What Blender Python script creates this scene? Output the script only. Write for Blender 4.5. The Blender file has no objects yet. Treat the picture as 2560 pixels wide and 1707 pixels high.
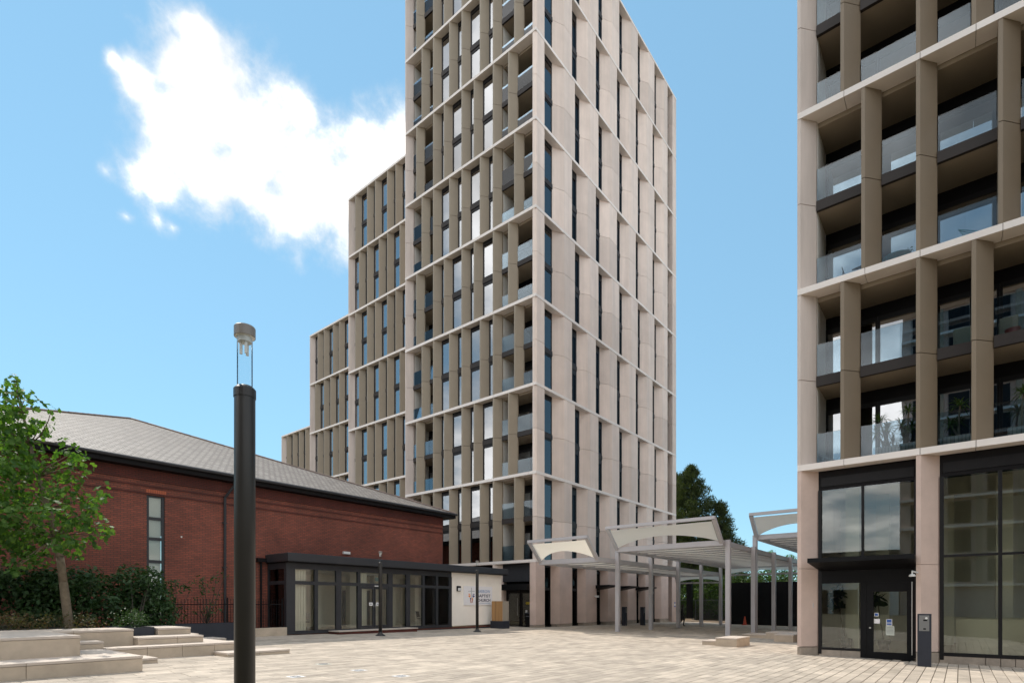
import bpy, math, random
import numpy as np
from mathutils import Vector
random.seed(11)
rng = np.random.default_rng(5)
SC = bpy.context.scene
COL = SC.collection
R = math.radians

# ------------------------------------------------------------------ camera
# World x runs along the tower's right-hand front, world y along its left-hand front.
F, HOR, EYE = 1379.0, 1508.0, 1.6          # focal length and horizon in photo pixels, eye height in metres
YAW = math.atan2(1120.0, 1379.0)           # the two building directions vanish at x = -418 and x = 2400
SB, CB = math.sin(YAW), math.cos(YAW)
SLOPE = 0.0145                             # cross-fall of the square
cam_d = bpy.data.cameras.new('camera'); cam = bpy.data.objects.new('camera', cam_d); COL.objects.link(cam)
cam.location = (0, 0, EYE); cam.rotation_euler = (R(90), 0, YAW - R(90))
cam_d.sensor_width = 36; cam_d.lens = 36 * F / 2560; cam_d.shift_y = (HOR - 853.5) / 2560
cam_d.clip_end = 2000; cam_d.clip_start = 0.05
SC.camera = cam

# ------------------------------------------------------------------ light
SUN_EL = R(50); SUN_AZ = math.atan2(0.992, 0.122)      # direction towards the sun in the x-y plane
SUN_DIR = Vector((math.cos(SUN_AZ) * math.cos(SUN_EL), math.sin(SUN_AZ) * math.cos(SUN_EL), math.sin(SUN_EL)))
sd = bpy.data.lights.new('sun', 'SUN'); sd.energy = 1.75; sd.angle = R(0.55); sd.color = (1.0, 0.93, 0.83)
so = bpy.data.objects.new('sun', sd); COL.objects.link(so); so.location = (0, 0, 80)
so.rotation_euler = SUN_DIR.to_track_quat('Z', 'Y').to_euler()
SC.view_settings.view_transform = 'Standard'; SC.view_settings.look = 'None'
SC.view_settings.exposure = 1.30; SC.view_settings.gamma = 1.0
SC.cycles.max_bounces = 8; SC.cycles.transparent_max_bounces = 16; SC.cycles.diffuse_bounces = 4
SC.cycles.caustics_reflective = False; SC.cycles.caustics_refractive = False
SC.cycles.use_denoising = True

def pixdir(px, py):
    t = (px - 1280) / F; s = (HOR - py) / F
    return Vector((CB + SB * t, SB - CB * t, s)).normalized()

def build_world():
    w = bpy.data.worlds.new('World'); SC.world = w; w.use_nodes = True
    nt = w.node_tree; N = nt.nodes; L = nt.links; N.clear()
    out = N.new('ShaderNodeOutputWorld'); bg = N.new('ShaderNodeBackground'); bg.inputs[1].default_value = 0.12
    sky = N.new('ShaderNodeTexSky'); sky.sky_type = 'NISHITA'; sky.sun_disc = False
    sky.sun_elevation = SUN_EL; sky.sun_rotation = R(90) - SUN_AZ
    sky.air_density = 1.0; sky.dust_density = 0.0; sky.ozone_density = 3.0; sky.altitude = 0
    tc = N.new('ShaderNodeTexCoord'); D = tc.outputs['Generated']
    def math_(op, a, b=None, c=None):
        n = N.new('ShaderNodeMath'); n.operation = op
        for i, x in enumerate((a, b, c)):
            if x is None: continue
            if isinstance(x, (int, float)): n.inputs[i].default_value = x
            else: L.new(x, n.inputs[i])
        return n.outputs[0]
    # one fair-weather cloud seen to the left, and others like it round the rest of the sky
    blobs = [(455,85,62),(425,165,82),(262,140,30),(310,180,62),(480,250,140),(400,320,110),(360,400,80),(600,320,145),(490,410,110),
             (700,390,140),(650,485,100),(800,450,125),(860,350,95),(930,320,95),(440,60,36),(575,410,95),(690,265,60)]
    wisps = [(362,502,62),(395,520,50),(290,498,40),(880,235,60),(500,120,60),(240,390,60)]
    groups = []
    for x, y, r in blobs+wisps:
        x *= 1.0884; y *= 1.0884; r *= 1.0884
        c = pixdir(x, y)
        rr = ((pixdir(x + r, y) - c).length + (pixdir(x, y + r) - c).length) / 2
        groups.append((c, rr, 1.0 if len(groups) < len(blobs) else .22))
    val = None
    for c, r, top in groups:
        d = N.new('ShaderNodeVectorMath'); d.operation = 'DISTANCE'; L.new(D, d.inputs[0]); d.inputs[1].default_value = c
        v = math_('MULTIPLY_ADD', d.outputs['Value'], -1.0 / r, top)
        val = v if val is None else math_('SMOOTH_MAX', val, v, 0.35)
    n1 = N.new('ShaderNodeTexNoise'); n1.inputs['Scale'].default_value = 7.0; n1.inputs['Detail'].default_value = 9
    n1.inputs['Roughness'].default_value = 0.62; n1.inputs['Distortion'].default_value = 0.25; L.new(D, n1.inputs['Vector'])
    n2 = N.new('ShaderNodeTexNoise'); n2.inputs['Scale'].default_value = 19.0; n2.inputs['Detail'].default_value = 8
    n2.inputs['Roughness'].default_value = 0.6; n2.inputs['Distortion'].default_value = 0.2; L.new(D, n2.inputs['Vector'])
    nz = math_('ADD', math_('MULTIPLY_ADD', n1.outputs[0], 1.5, -0.75), math_('MULTIPLY_ADD', n2.outputs[0], 1.5, -0.75))
    val = math_('ADD', math_('MULTIPLY', math_('MINIMUM', val, .9), 1.0), nz)
    # scattered cloud of the same kind over the rest of the sky
    pr = N.new('ShaderNodeSeparateXYZ'); L.new(D, pr.inputs[0])
    dn = math_('ADD', math_('MAXIMUM', pr.outputs[2], 0.0), .22)
    pv = N.new('ShaderNodeCombineXYZ'); L.new(math_('DIVIDE', pr.outputs[0], dn), pv.inputs[0]); L.new(math_('DIVIDE', pr.outputs[1], dn), pv.inputs[1])
    n5 = N.new('ShaderNodeTexNoise'); n5.inputs['Scale'].default_value = 1.25; n5.inputs['Detail'].default_value = 7; n5.inputs['Roughness'].default_value = .55; L.new(pv.outputs[0], n5.inputs['Vector'])
    dt = N.new('ShaderNodeVectorMath'); dt.operation = 'DOT_PRODUCT'; L.new(D, dt.inputs[0]); dt.inputs[1].default_value = (CB, SB, 0)
    bk = N.new('ShaderNodeMapRange'); bk.interpolation_type = 'SMOOTHSTEP'; L.new(dt.outputs['Value'], bk.inputs[0])
    bk.inputs[1].default_value = .25; bk.inputs[2].default_value = -.15; bk.inputs[3].default_value = -2.0; bk.inputs[4].default_value = 0.0
    val = math_('MAXIMUM', val, math_('ADD', math_('MULTIPLY_ADD', n5.outputs[0], 4.0, -1.50), bk.outputs[0]))
    mr = N.new('ShaderNodeMapRange'); mr.interpolation_type = 'SMOOTHSTEP'; L.new(val, mr.inputs[0])
    mr.inputs[1].default_value = -0.36; mr.inputs[2].default_value = 0.80
    n3 = N.new('ShaderNodeTexNoise'); n3.inputs['Scale'].default_value = 5.0; n3.inputs['Detail'].default_value = 5; L.new(D, n3.inputs['Vector'])
    cr = N.new('ShaderNodeMapRange'); L.new(n3.outputs[0], cr.inputs[0])
    cr.inputs[1].default_value = .36; cr.inputs[2].default_value = .60; cr.inputs[3].default_value = 4.0; cr.inputs[4].default_value = 9.5
    cb = math_('MULTIPLY_ADD', math_('POWER', mr.outputs[0], 2.5), math_('SUBTRACT', cr.outputs[0], 3.4), 3.4)   # thin edges are dimmer than the thick core
    cc = N.new('ShaderNodeCombineColor'); L.new(math_('MULTIPLY', cb, 1.02), cc.inputs[0]); L.new(cb, cc.inputs[1]); L.new(math_('MULTIPLY', cb, .98), cc.inputs[2])
    mix = N.new('ShaderNodeMix'); mix.data_type = 'RGBA'
    L.new(math_('MULTIPLY', math_('POWER', mr.outputs[0], 1.2), .98), mix.inputs[0])
    gm = N.new('ShaderNodeGamma'); gm.inputs[1].default_value = .40; L.new(sky.outputs[0], gm.inputs[0])
    tn = N.new('ShaderNodeMix'); tn.data_type = 'RGBA'; tn.blend_type = 'MULTIPLY'; tn.inputs[0].default_value = 1
    L.new(gm.outputs[0], tn.inputs[6]); tn.inputs[7].default_value = (.90, 1.40, 1.62, 1)
    L.new(tn.outputs[2], mix.inputs[6]); L.new(cc.outputs[0], mix.inputs[7])
    L.new(mix.outputs[2], bg.inputs[0]); L.new(bg.outputs[0], out.inputs[0])
build_world()

# ------------------------------------------------------------------ pixel helpers (a pixel gives only a direction)
def at_u(px, py, u):
    t = (px - 1280) / F; Z = u / (CB + SB * t); return Vector((u, Z * (SB - CB * t), EYE + (HOR - py) / F * Z))
def at_v(px, py, v):
    t = (px - 1280) / F; Z = v / (SB - CB * t); return Vector((Z * (CB + SB * t), v, EYE + (HOR - py) / F * Z))
def at_ground(px, py, h=0.0):
    t = (px - 1280) / F; Z = (EYE - h) / ((py - HOR) / F - SLOPE * t)
    return Vector((Z * (CB + SB * t), Z * (SB - CB * t), -SLOPE * t * Z + h))
def gz(u, v): return -SLOPE * (SB * u - CB * v)
def uv_z(px, py, Z):
    t = (px - 1280) / F; return Vector((Z * (CB + SB * t), Z * (SB - CB * t), EYE + (HOR - py) / F * Z))
def project(p):
    xc = SB * p[0] - CB * p[1]; z = CB * p[0] + SB * p[1]
    return 1280 + F * xc / z, HOR - F * (p[2] - EYE) / z, z

# ------------------------------------------------------------------ materials
M = {}
def _nodes(name):
    m = bpy.data.materials.new(name); m.use_nodes = True; nt = m.node_tree
    b = nt.nodes['Principled BSDF']; return m, nt, b
def mat(name, col, rough=.6, var=.12, scale=2.0, bump=0.0, bscale=60.0, metal=0.0, spec=.5, rnd=0.0, streak=0.0, dirt=0.0, dstreak=0.0, spots=0.0):
    m, nt, b = _nodes(name); N, L = nt.nodes, nt.links
    geo = N.new('ShaderNodeNewGeometry')
    n = N.new('ShaderNodeTexNoise'); n.inputs['Scale'].default_value = scale; n.inputs['Detail'].default_value = 6
    n.inputs['Roughness'].default_value = .6
    if streak:
        mp = N.new('ShaderNodeMapping'); mp.inputs['Scale'].default_value = (1, 1, streak); L.new(geo.outputs['Position'], mp.inputs[0]); L.new(mp.outputs[0], n.inputs['Vector'])
    else: L.new(geo.outputs['Position'], n.inputs['Vector'])
    r = N.new('ShaderNodeMapRange'); L.new(n.outputs[0], r.inputs[0]); r.inputs[1].default_value = .25; r.inputs[2].default_value = .75
    r.inputs[3].default_value = 1 - var; r.inputs[4].default_value = 1 + var
    v = r.outputs[0]
    if rnd:
        oi = N.new('ShaderNodeObjectInfo'); isl = geo.outputs['Random Per Island']
        ad = N.new('ShaderNodeMath'); ad.operation = 'ADD'; L.new(oi.outputs['Random'], ad.inputs[0]); L.new(isl, ad.inputs[1])
        fr = N.new('ShaderNodeMath'); fr.operation = 'FRACT'; L.new(ad.outputs[0], fr.inputs[0])
        mr = N.new('ShaderNodeMapRange'); L.new(fr.outputs[0], mr.inputs[0]); mr.inputs[3].default_value = 1 - rnd; mr.inputs[4].default_value = 1 + rnd
        mu = N.new('ShaderNodeMath'); mu.operation = 'MULTIPLY'; L.new(v, mu.inputs[0]); L.new(mr.outputs[0], mu.inputs[1]); v = mu.outputs[0]
    if dirt:
        n4 = N.new('ShaderNodeTexNoise'); n4.inputs['Scale'].default_value = .55; n4.inputs['Detail'].default_value = 9; n4.inputs['Roughness'].default_value = .72
        if dstreak:
            m5 = N.new('ShaderNodeMapping'); m5.inputs['Scale'].default_value = (2.2, 2.2, dstreak); L.new(geo.outputs['Position'], m5.inputs[0]); L.new(m5.outputs[0], n4.inputs['Vector'])
        else: L.new(geo.outputs['Position'], n4.inputs['Vector'])
        r4 = N.new('ShaderNodeMapRange'); L.new(n4.outputs[0], r4.inputs[0]); r4.inputs[1].default_value = .35; r4.inputs[2].default_value = .62
        r4.inputs[3].default_value = 1 - dirt; r4.inputs[4].default_value = 1
        m4 = N.new('ShaderNodeMath'); m4.operation = 'MULTIPLY'; L.new(v, m4.inputs[0]); L.new(r4.outputs[0], m4.inputs[1]); v = m4.outputs[0]
    if spots:                                    # trodden-in gum and drips
        vo = N.new('ShaderNodeTexVoronoi'); vo.inputs['Scale'].default_value = 2.6; vo.inputs['Randomness'].default_value = 1; L.new(geo.outputs['Position'], vo.inputs['Vector'])
        r6 = N.new('ShaderNodeMapRange'); L.new(vo.outputs['Distance'], r6.inputs[0]); r6.inputs[1].default_value = .05; r6.inputs[2].default_value = .09; r6.inputs[3].default_value = 1 - spots; r6.inputs[4].default_value = 1
        m6 = N.new('ShaderNodeMath'); m6.operation = 'MULTIPLY'; L.new(v, m6.inputs[0]); L.new(r6.outputs[0], m6.inputs[1]); v = m6.outputs[0]
    vm = N.new('ShaderNodeVectorMath'); vm.operation = 'SCALE'; vm.inputs[0].default_value = col; L.new(v, vm.inputs['Scale'])
    L.new(vm.outputs[0], b.inputs['Base Color'])
    b.inputs['Roughness'].default_value = rough; b.inputs['Metallic'].default_value = metal; b.inputs['Specular IOR Level'].default_value = spec
    if bump:
        n2 = N.new('ShaderNodeTexNoise'); n2.inputs['Scale'].default_value = bscale; n2.inputs['Detail'].default_value = 4; L.new(geo.outputs['Position'], n2.inputs['Vector'])
        bp = N.new('ShaderNodeBump'); bp.inputs['Strength'].default_value = bump; bp.inputs['Distance'].default_value = .02
        L.new(n2.outputs[0], bp.inputs['Height']); L.new(bp.outputs[0], b.inputs['Normal'])
    M[name] = m; return m
def glass(name, tint, refl=.12, ior=1.5, rough=0.0, wob=0.0):
    m, nt, b = _nodes(name); N, L = nt.nodes, nt.links; N.remove(b)
    tr = N.new('ShaderNodeBsdfTransparent'); tr.inputs[0].default_value = (*tint, 1)
    gl = N.new('ShaderNodeBsdfGlossy'); gl.inputs['Roughness'].default_value = rough; gl.inputs['Color'].default_value = (.95, .97, 1, 1)
    fr = N.new('ShaderNodeFresnel'); fr.inputs[0].default_value = ior
    if wob:
        geo = N.new('ShaderNodeNewGeometry'); n2 = N.new('ShaderNodeTexNoise'); n2.inputs['Scale'].default_value = .9; n2.inputs['Detail'].default_value = 1
        L.new(geo.outputs['Position'], n2.inputs['Vector']); bp = N.new('ShaderNodeBump'); bp.inputs['Strength'].default_value = wob; bp.inputs['Distance'].default_value = .05
        L.new(n2.outputs[0], bp.inputs['Height']); L.new(bp.outputs[0], gl.inputs['Normal'])
    ad = N.new('ShaderNodeMath'); ad.operation = 'MULTIPLY_ADD'; ad.use_clamp = True; L.new(fr.outputs[0], ad.inputs[0]); ad.inputs[1].default_value = 1.0 - refl; ad.inputs[2].default_value = refl
    mx = N.new('ShaderNodeMixShader'); L.new(ad.outputs[0], mx.inputs[0]); L.new(tr.outputs[0], mx.inputs[1]); L.new(gl.outputs[0], mx.inputs[2])
    L.new(mx.outputs[0], N['Material Output'].inputs[0]); M[name] = m; return m
def fabricmat(name, col, trans):
    m, nt, b = _nodes(name); N, L = nt.nodes, nt.links
    b.inputs['Base Color'].default_value = (*col, 1); b.inputs['Roughness'].default_value = .9
    geo = N.new('ShaderNodeNewGeometry'); n2 = N.new('ShaderNodeTexNoise'); n2.inputs['Scale'].default_value = 9; L.new(geo.outputs['Position'], n2.inputs['Vector'])
    bp = N.new('ShaderNodeBump'); bp.inputs['Strength'].default_value = .08; L.new(n2.outputs[0], bp.inputs['Height']); L.new(bp.outputs[0], b.inputs['Normal'])
    tl = N.new('ShaderNodeBsdfTranslucent'); tl.inputs[0].default_value = (*col, 1); ms = N.new('ShaderNodeMixShader'); ms.inputs[0].default_value = trans
    L.new(b.outputs[0], ms.inputs[1]); L.new(tl.outputs[0], ms.inputs[2]); L.new(ms.outputs[0], N['Material Output'].inputs[0]); M[name] = m
def leafmat(name, col, col2, trans=.35, rough=.62):
    m, nt, b = _nodes(name); N, L = nt.nodes, nt.links
    geo = N.new('ShaderNodeNewGeometry')
    mx = N.new('ShaderNodeMix'); mx.data_type = 'RGBA'; L.new(geo.outputs['Random Per Island'], mx.inputs[0])
    mx.inputs[6].default_value = (*col, 1); mx.inputs[7].default_value = (*col2, 1)
    L.new(mx.outputs[2], b.inputs['Base Color']); b.inputs['Roughness'].default_value = rough; b.inputs['Specular IOR Level'].default_value = .3
    tl = N.new('ShaderNodeBsdfTranslucent')
    sc = N.new('ShaderNodeVectorMath'); sc.operation = 'MULTIPLY'; L.new(mx.outputs[2], sc.inputs[0]); sc.inputs[1].default_value = (2.2, 2.3, .9); L.new(sc.outputs[0], tl.inputs[0])
    ms = N.new('ShaderNodeMixShader'); ms.inputs[0].default_value = trans
    L.new(b.outputs[0], ms.inputs[1]); L.new(tl.outputs[0], ms.inputs[2]); L.new(ms.outputs[0], N['Material Output'].inputs[0]); M[name] = m
def brickmat(name, c1, c2, mortar, bw=.225, rh=.075, ms=.011, rough=.8, bump=.6, slope=1.0, vcoord=False):
    m, nt, b = _nodes(name); N, L = nt.nodes, nt.links
    geo = N.new('ShaderNodeNewGeometry'); sp = N.new('ShaderNodeSeparateXYZ'); L.new(geo.outputs['Position'], sp.inputs[0])
    ad = N.new('ShaderNodeMath'); ad.operation = 'ADD'; L.new(sp.outputs[0], ad.inputs[0]); L.new(sp.outputs[1], ad.inputs[1])
    co = N.new('ShaderNodeCombineXYZ'); L.new(ad.outputs[0], co.inputs[0]); L.new(sp.outputs[2], co.inputs[1])
    br = N.new('ShaderNodeTexBrick'); L.new(co.outputs[0], br.inputs['Vector']); br.inputs['Scale'].default_value = 1
    br.inputs['Brick Width'].default_value = bw; br.inputs['Row Height'].default_value = rh; br.inputs['Mortar Size'].default_value = ms
    br.inputs['Color1'].default_value = (*c1, 1); br.inputs['Color2'].default_value = (*c2, 1); br.inputs['Mortar'].default_value = (*mortar, 1)
    n = N.new('ShaderNodeTexNoise'); n.inputs['Scale'].default_value = .8; n.inputs['Detail'].default_value = 8; L.new(geo.outputs['Position'], n.inputs['Vector'])
    r = N.new('ShaderNodeMapRange'); L.new(n.outputs[0], r.inputs[0]); r.inputs[1].default_value = .3; r.inputs[2].default_value = .7; r.inputs[3].default_value = .75; r.inputs[4].default_value = 1.2
    vm = N.new('ShaderNodeVectorMath'); vm.operation = 'SCALE'; L.new(br.outputs[0], vm.inputs[0]); L.new(r.outputs[0], vm.inputs['Scale'])
    L.new(vm.outputs[0], b.inputs['Base Color']); b.inputs['Roughness'].default_value = rough
    bp = N.new('ShaderNodeBump'); bp.inputs['Strength'].default_value = bump; bp.inputs['Distance'].default_value = .012; bp.invert = True
    L.new(br.outputs['Fac'], bp.inputs['Height']); L.new(bp.outputs[0], b.inputs['Normal']); M[name] = m

mat('stone', (.755,.635,.565), .75, .07, .9, .12, 90, rnd=.11, dirt=.16, dstreak=.12)
mat('stone_grey', (.64,.55,.50), .75, .12, 1.1, .12, 90, streak=.25, dirt=.2, dstreak=.12)
mat('stone_low', (.62,.475,.41), .75, .10, .8, .12, 90, dirt=.12)
mat('cornice', (.78,.71,.665), .65, .05, 1.5, rnd=.03)
mat('bronze', (.275,.226,.165), .5, .06, 1.2, metal=.0, spec=.5, rnd=.05)
mat('bronze_dark', (.205,.155,.104), .5, .06, 1.2, spec=.5, rnd=.05)
mat('soffit', (.34,.275,.205), .7, .06, 1.0)
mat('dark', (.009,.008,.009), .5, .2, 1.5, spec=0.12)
mat('frame', (.012,.011,.012), .4, .15, 3, spec=0.2)
mat('spandrel', (.032,.026,.024), .45, .1, 2, spec=0.2)
mat('curtain', (.72,.74,.78), .9, .06, 6, streak=.05)
mat('curtain_teal', (.30,.46,.47), .9, .2, 9, streak=.03)
mat('pale_panel', (.84,.81,.76), .7, .05, 2)
mat('plinth_stone', (.38,.315,.255), .8, .16, 2.2, .2, 70, dirt=.25)
mat('anthracite', (.034,.035,.040), .42, .12, 2, spec=0.3)
mat('navy', (.026,.029,.040), .45, .15, 2, spec=0.3)
mat('black', (.006,.006,.007), .5, .2, 3, spec=0.15)
mat('steel_paint', (.47,.455,.47), .42, .06, 1.5, spec=.5)
fabricmat('fabric', (.95,.92,.86), .6)
mat('concrete', (.51,.42,.325), .85, .13, 2.6, .25, 80, rnd=.05, dirt=.2)
mat('concrete_cap', (.56,.48,.41), .8, .10, 3.0, .2, 80, rnd=.04, dirt=.15)
mat('paving', (.465,.398,.325), .85, .12, 2.2, .25, 120, rnd=.16, dirt=.26, spots=.25)
mat('joint', (.12,.10,.06), .95, .3, 3)
mat('lamp_paint', (.030,.028,.027), .38, .1, 3, spec=0.35)
mat('render', (.93,.87,.79), .9, .05, 1.2, .15, 140)
mat('interior_wall', (.86,.79,.68), .9, .05, 1)
mat('interior_floor', (.5,.42,.32), .6, .1, 2)
mat('interior_dark', (.10,.095,.085), .8, .2, 1)
mat('timber', (.38,.21,.085), .7, .22, 3, streak=.06, rnd=.18)
mat('timber_grey', (.30,.26,.21), .8, .2, 3, streak=.06, rnd=.15)
mat('bark', (.17,.135,.095), .9, .3, 8, .6, 40, spec=0.2)
mat('bark_dark', (.05,.04,.032), .9, .3, 8, .6, 40)
mat('soil', (.045,.035,.025), .95, .3, 5, .6, 30)
mat('white', (.78,.78,.78), .5, .03, 3)
mat('white_plastic', (.70,.70,.69), .35, .03, 3)
mat('metal', (.52,.52,.52), .3, .05, 3, metal=.9)
mat('sign_white', (.86,.84,.86), .35, .02, 3)
mat('text_blue', (.11,.25,.50), .5, .03, 3)
mat('text_navy', (.018,.020,.075), .5, .03, 3)
mat('logo_orange', (.85,.28,.03), .5, .05, 3)
mat('logo_navy', (.035,.035,.20), .5, .05, 3)
mat('logo_grey', (.48,.47,.50), .5, .05, 3)
mat('print_grey', (.10,.10,.11), .7, .2, 30)
mat('sticker_blue', (.03,.10,.36), .5, .05, 3)
mat('sticker_yellow', (.55,.42,.04), .5, .05, 3)
mat('paper', (.55,.58,.52), .7, .05, 3)
mat('terracotta', (.42,.07,.045), .5, .1, 3)
mat('orange_plastic', (.45,.06,.02), .5, .1, 3)
mat('cardboard', (.36,.28,.19), .85, .08, 3)
mat('chair_black', (.02,.02,.024), .6, .2, 4)
mat('turquoise', (.10,.42,.40), .45, .1, 3)
mat('rattan', (.28,.25,.22), .8, .15, 8)
mat('skin', (.42,.26,.19), .6, .1, 5)
mat('cloth_black', (.012,.012,.014), .85, .3, 6)
mat('hair', (.02,.015,.012), .6, .3, 20)
mat('earth_bank', (.06,.048,.028), .95, .35, 1.5, .6, 12)
mat('wire', (.10,.11,.11), .6)
mat('lintel_brick', (.40,.105,.05), .8, .2, 6)
mat('cable', (.05,.05,.05), .5)
glass('glass', (.93,.95,.92), .0, 1.5, 0, .004)
glass('glass_lobby', (.88,.91,.86), .05, 1.5, 0, .004)
glass('glass_dark', (.30,.34,.36), .30, 1.55, 0, .02)
glass('balustrade_glass', (.66,.77,.83), .03, 1.28)
glass('glass_black', (.10,.11,.12), .0, 1.16)
glass('lamp_glass', (.93,.95,.95), .0, 1.14)
mat('lamp_cap', (.20,.18,.165), .45, .1, 3)
mat('panel_steel', (.20,.20,.20), .45, .05, 3, metal=.5)
brickmat('brick', (.275,.071,.042), (.180,.050,.033), (.085,.045,.034))
brickmat('brick_orange', (.24,.070,.035), (.18,.052,.030), (.06,.03,.025))
brickmat('brick_red', (.13,.026,.018), (.10,.022,.016), (.05,.02,.016))
leafmat('maple_leaf', (.030,.085,.014), (.085,.160,.028), .38)
leafmat('laurel_leaf', (.020,.050,.014), (.036,.075,.020), .18, .5)
leafmat('heath_leaf', (.040,.060,.024), (.075,.085,.045), .2)
leafmat('red_leaf', (.10,.055,.03), (.075,.085,.03), .25)
leafmat('pine_needle', (.036,.056,.022), (.085,.105,.036), .25)
leafmat('ivy_leaf', (.018,.042,.008), (.055,.095,.016), .25)
leafmat('yucca_leaf', (.035,.085,.025), (.090,.130,.035), .25)
leafmat('room_leaf', (.030,.060,.015), (.060,.085,.020), .25)

# ------------------------------------------------------------------ object helpers
WL = {}
def _reg(o, loc, parent):
    WL[o] = Vector(loc)
    if parent is not None:
        o.parent = parent; o.location = Vector(loc) - WL[parent]
    else: o.location = loc
    COL.objects.link(o); return o
def tag(o, label=None, cat=None, group=None, kind=None):
    if label: o['label'] = label
    if cat: o['category'] = cat
    if group: o['group'] = group
    if kind: o['kind'] = kind
    return o
def thing(name, label, cat, loc=(0, 0, 0), group=None):
    o = bpy.data.objects.new(name, None); o.empty_display_size = .3
    return tag(_reg(o, loc, None), label, cat, group)
def place(name, mesh, loc, parent=None):
    return _reg(bpy.data.objects.new(name, mesh), loc, parent)
class MB:
    def __init__(s): s.v = []; s.f = []
    def add(s, vs, fs):
        n = len(s.v); s.v += [tuple(p) for p in vs]; s.f += [tuple(i + n for i in f) for f in fs]; return s
    def box(s, x0, x1, y0, y1, z0, z1):
        if x0 > x1: x0, x1 = x1, x0
        if y0 > y1: y0, y1 = y1, y0
        return s.add([(x0,y0,z0),(x1,y0,z0),(x1,y1,z0),(x0,y1,z0),(x0,y0,z1),(x1,y0,z1),(x1,y1,z1),(x0,y1,z1)],
                     [(0,3,2,1),(4,5,6,7),(0,1,5,4),(1,2,6,5),(2,3,7,6),(3,0,4,7)])
    def prism(s, poly, z0, z1):
        n = len(poly); a = sum(poly[i][0]*poly[(i+1)%n][1]-poly[(i+1)%n][0]*poly[i][1] for i in range(n))
        if a < 0: poly = poly[::-1]
        return s.add([(x,y,z0) for x,y in poly] + [(x,y,z1) for x,y in poly],
                     [tuple(range(n-1,-1,-1)), tuple(range(n,2*n))] + [(i,(i+1)%n,n+(i+1)%n,n+i) for i in range(n)])
    def hexa(s, b4, t4): return s.add(list(b4)+list(t4), [(0,3,2,1),(4,5,6,7),(0,1,5,4),(1,2,6,5),(2,3,7,6),(3,0,4,7)])
    def tube(s, p0, p1, r0, r1=None, n=10, caps=True):
        r1 = r0 if r1 is None else r1; p0 = Vector(p0); p1 = Vector(p1); d = (p1-p0).normalized()
        a = d.orthogonal().normalized(); b = d.cross(a); V = []
        for p, r in ((p0,r0),(p1,r1)):
            for i in range(n):
                t = 2*math.pi*i/n; V.append(p + a*math.cos(t)*r + b*math.sin(t)*r)
        fs = [(i,(i+1)%n,n+(i+1)%n,n+i) for i in range(n)]
        if caps: fs += [tuple(range(n-1,-1,-1)), tuple(range(n,2*n))]
        return s.add(V, fs)
    def lathe(s, prof, c=(0,0,0), n=20, caps=True):
        V = []; fs = []
        for r, z in prof:
            for i in range(n):
                t = 2*math.pi*i/n; V.append((c[0]+r*math.cos(t), c[1]+r*math.sin(t), c[2]+z))
        for k in range(len(prof)-1):
            for i in range(n): fs.append((k*n+i, k*n+(i+1)%n, (k+1)*n+(i+1)%n, (k+1)*n+i))
        m = len(prof)-1
        if caps: fs += [tuple(range(n-1,-1,-1)), tuple(m*n+i for i in range(n))]
        return s.add(V, fs)
    def bar(s, p0, p1, w, h, up=(0,0,1)):
        p0 = Vector(p0); p1 = Vector(p1); d = (p1-p0).normalized(); a = d.cross(Vector(up)).normalized(); b = a.cross(d).normalized()
        a *= w/2; b *= h/2
        return s.hexa([p0-a-b,p0+a-b,p0+a+b,p0-a+b],[p1-a-b,p1+a-b,p1+a+b,p1-a+b])
    def mesh(s, name, m, org=(0,0,0), smooth=False):
        me = bpy.data.meshes.new(name); o = Vector(org)
        me.from_pydata([tuple(Vector(p)-o) for p in s.v], [], s.f); me.materials.append(M[m] if isinstance(m, str) else m)
        if smooth:
            for p in me.polygons: p.use_smooth = True
        me.update(); return me
    def build(s, name, m, parent=None, org=None, smooth=False):
        if org is None: org = WL[parent] if parent is not None else (0,0,0)
        return place(name, s.mesh(name, m, org, smooth), org, parent)
    def one(s, name, m, label, cat, org=None, group=None, smooth=False, kind=None):
        if org is None:
            xs = [p[0] for p in s.v]; ys = [p[1] for p in s.v]; zs = [p[2] for p in s.v]
            org = ((min(xs)+max(xs))/2, (min(ys)+max(ys))/2, min(zs))
        return tag(place(name, s.mesh(name, m, org, smooth), org), label, cat, group, kind)
def bx(name, m, parent, *b): return MB().box(*b).build(name, m, parent)
CACHE = {}
def shared(key, fn):
    if key not in CACHE: CACHE[key] = fn()
    return CACHE[key]
def bevel(o, w=.01, seg=2):
    b = o.modifiers.new('bevel', 'BEVEL'); b.width = w; b.segments = seg; b.limit_method = 'ANGLE'; return o
def copy_tree(o, loc=None, parent=None):
    c = o.copy()
    if parent is None:
        c.location = loc; WL[c] = Vector(loc)
    else:
        c.parent = parent; WL[c] = WL[parent] + o.location
    COL.objects.link(c)
    for ch in list(o.children): copy_tree(ch, None, c)
    return c
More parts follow.
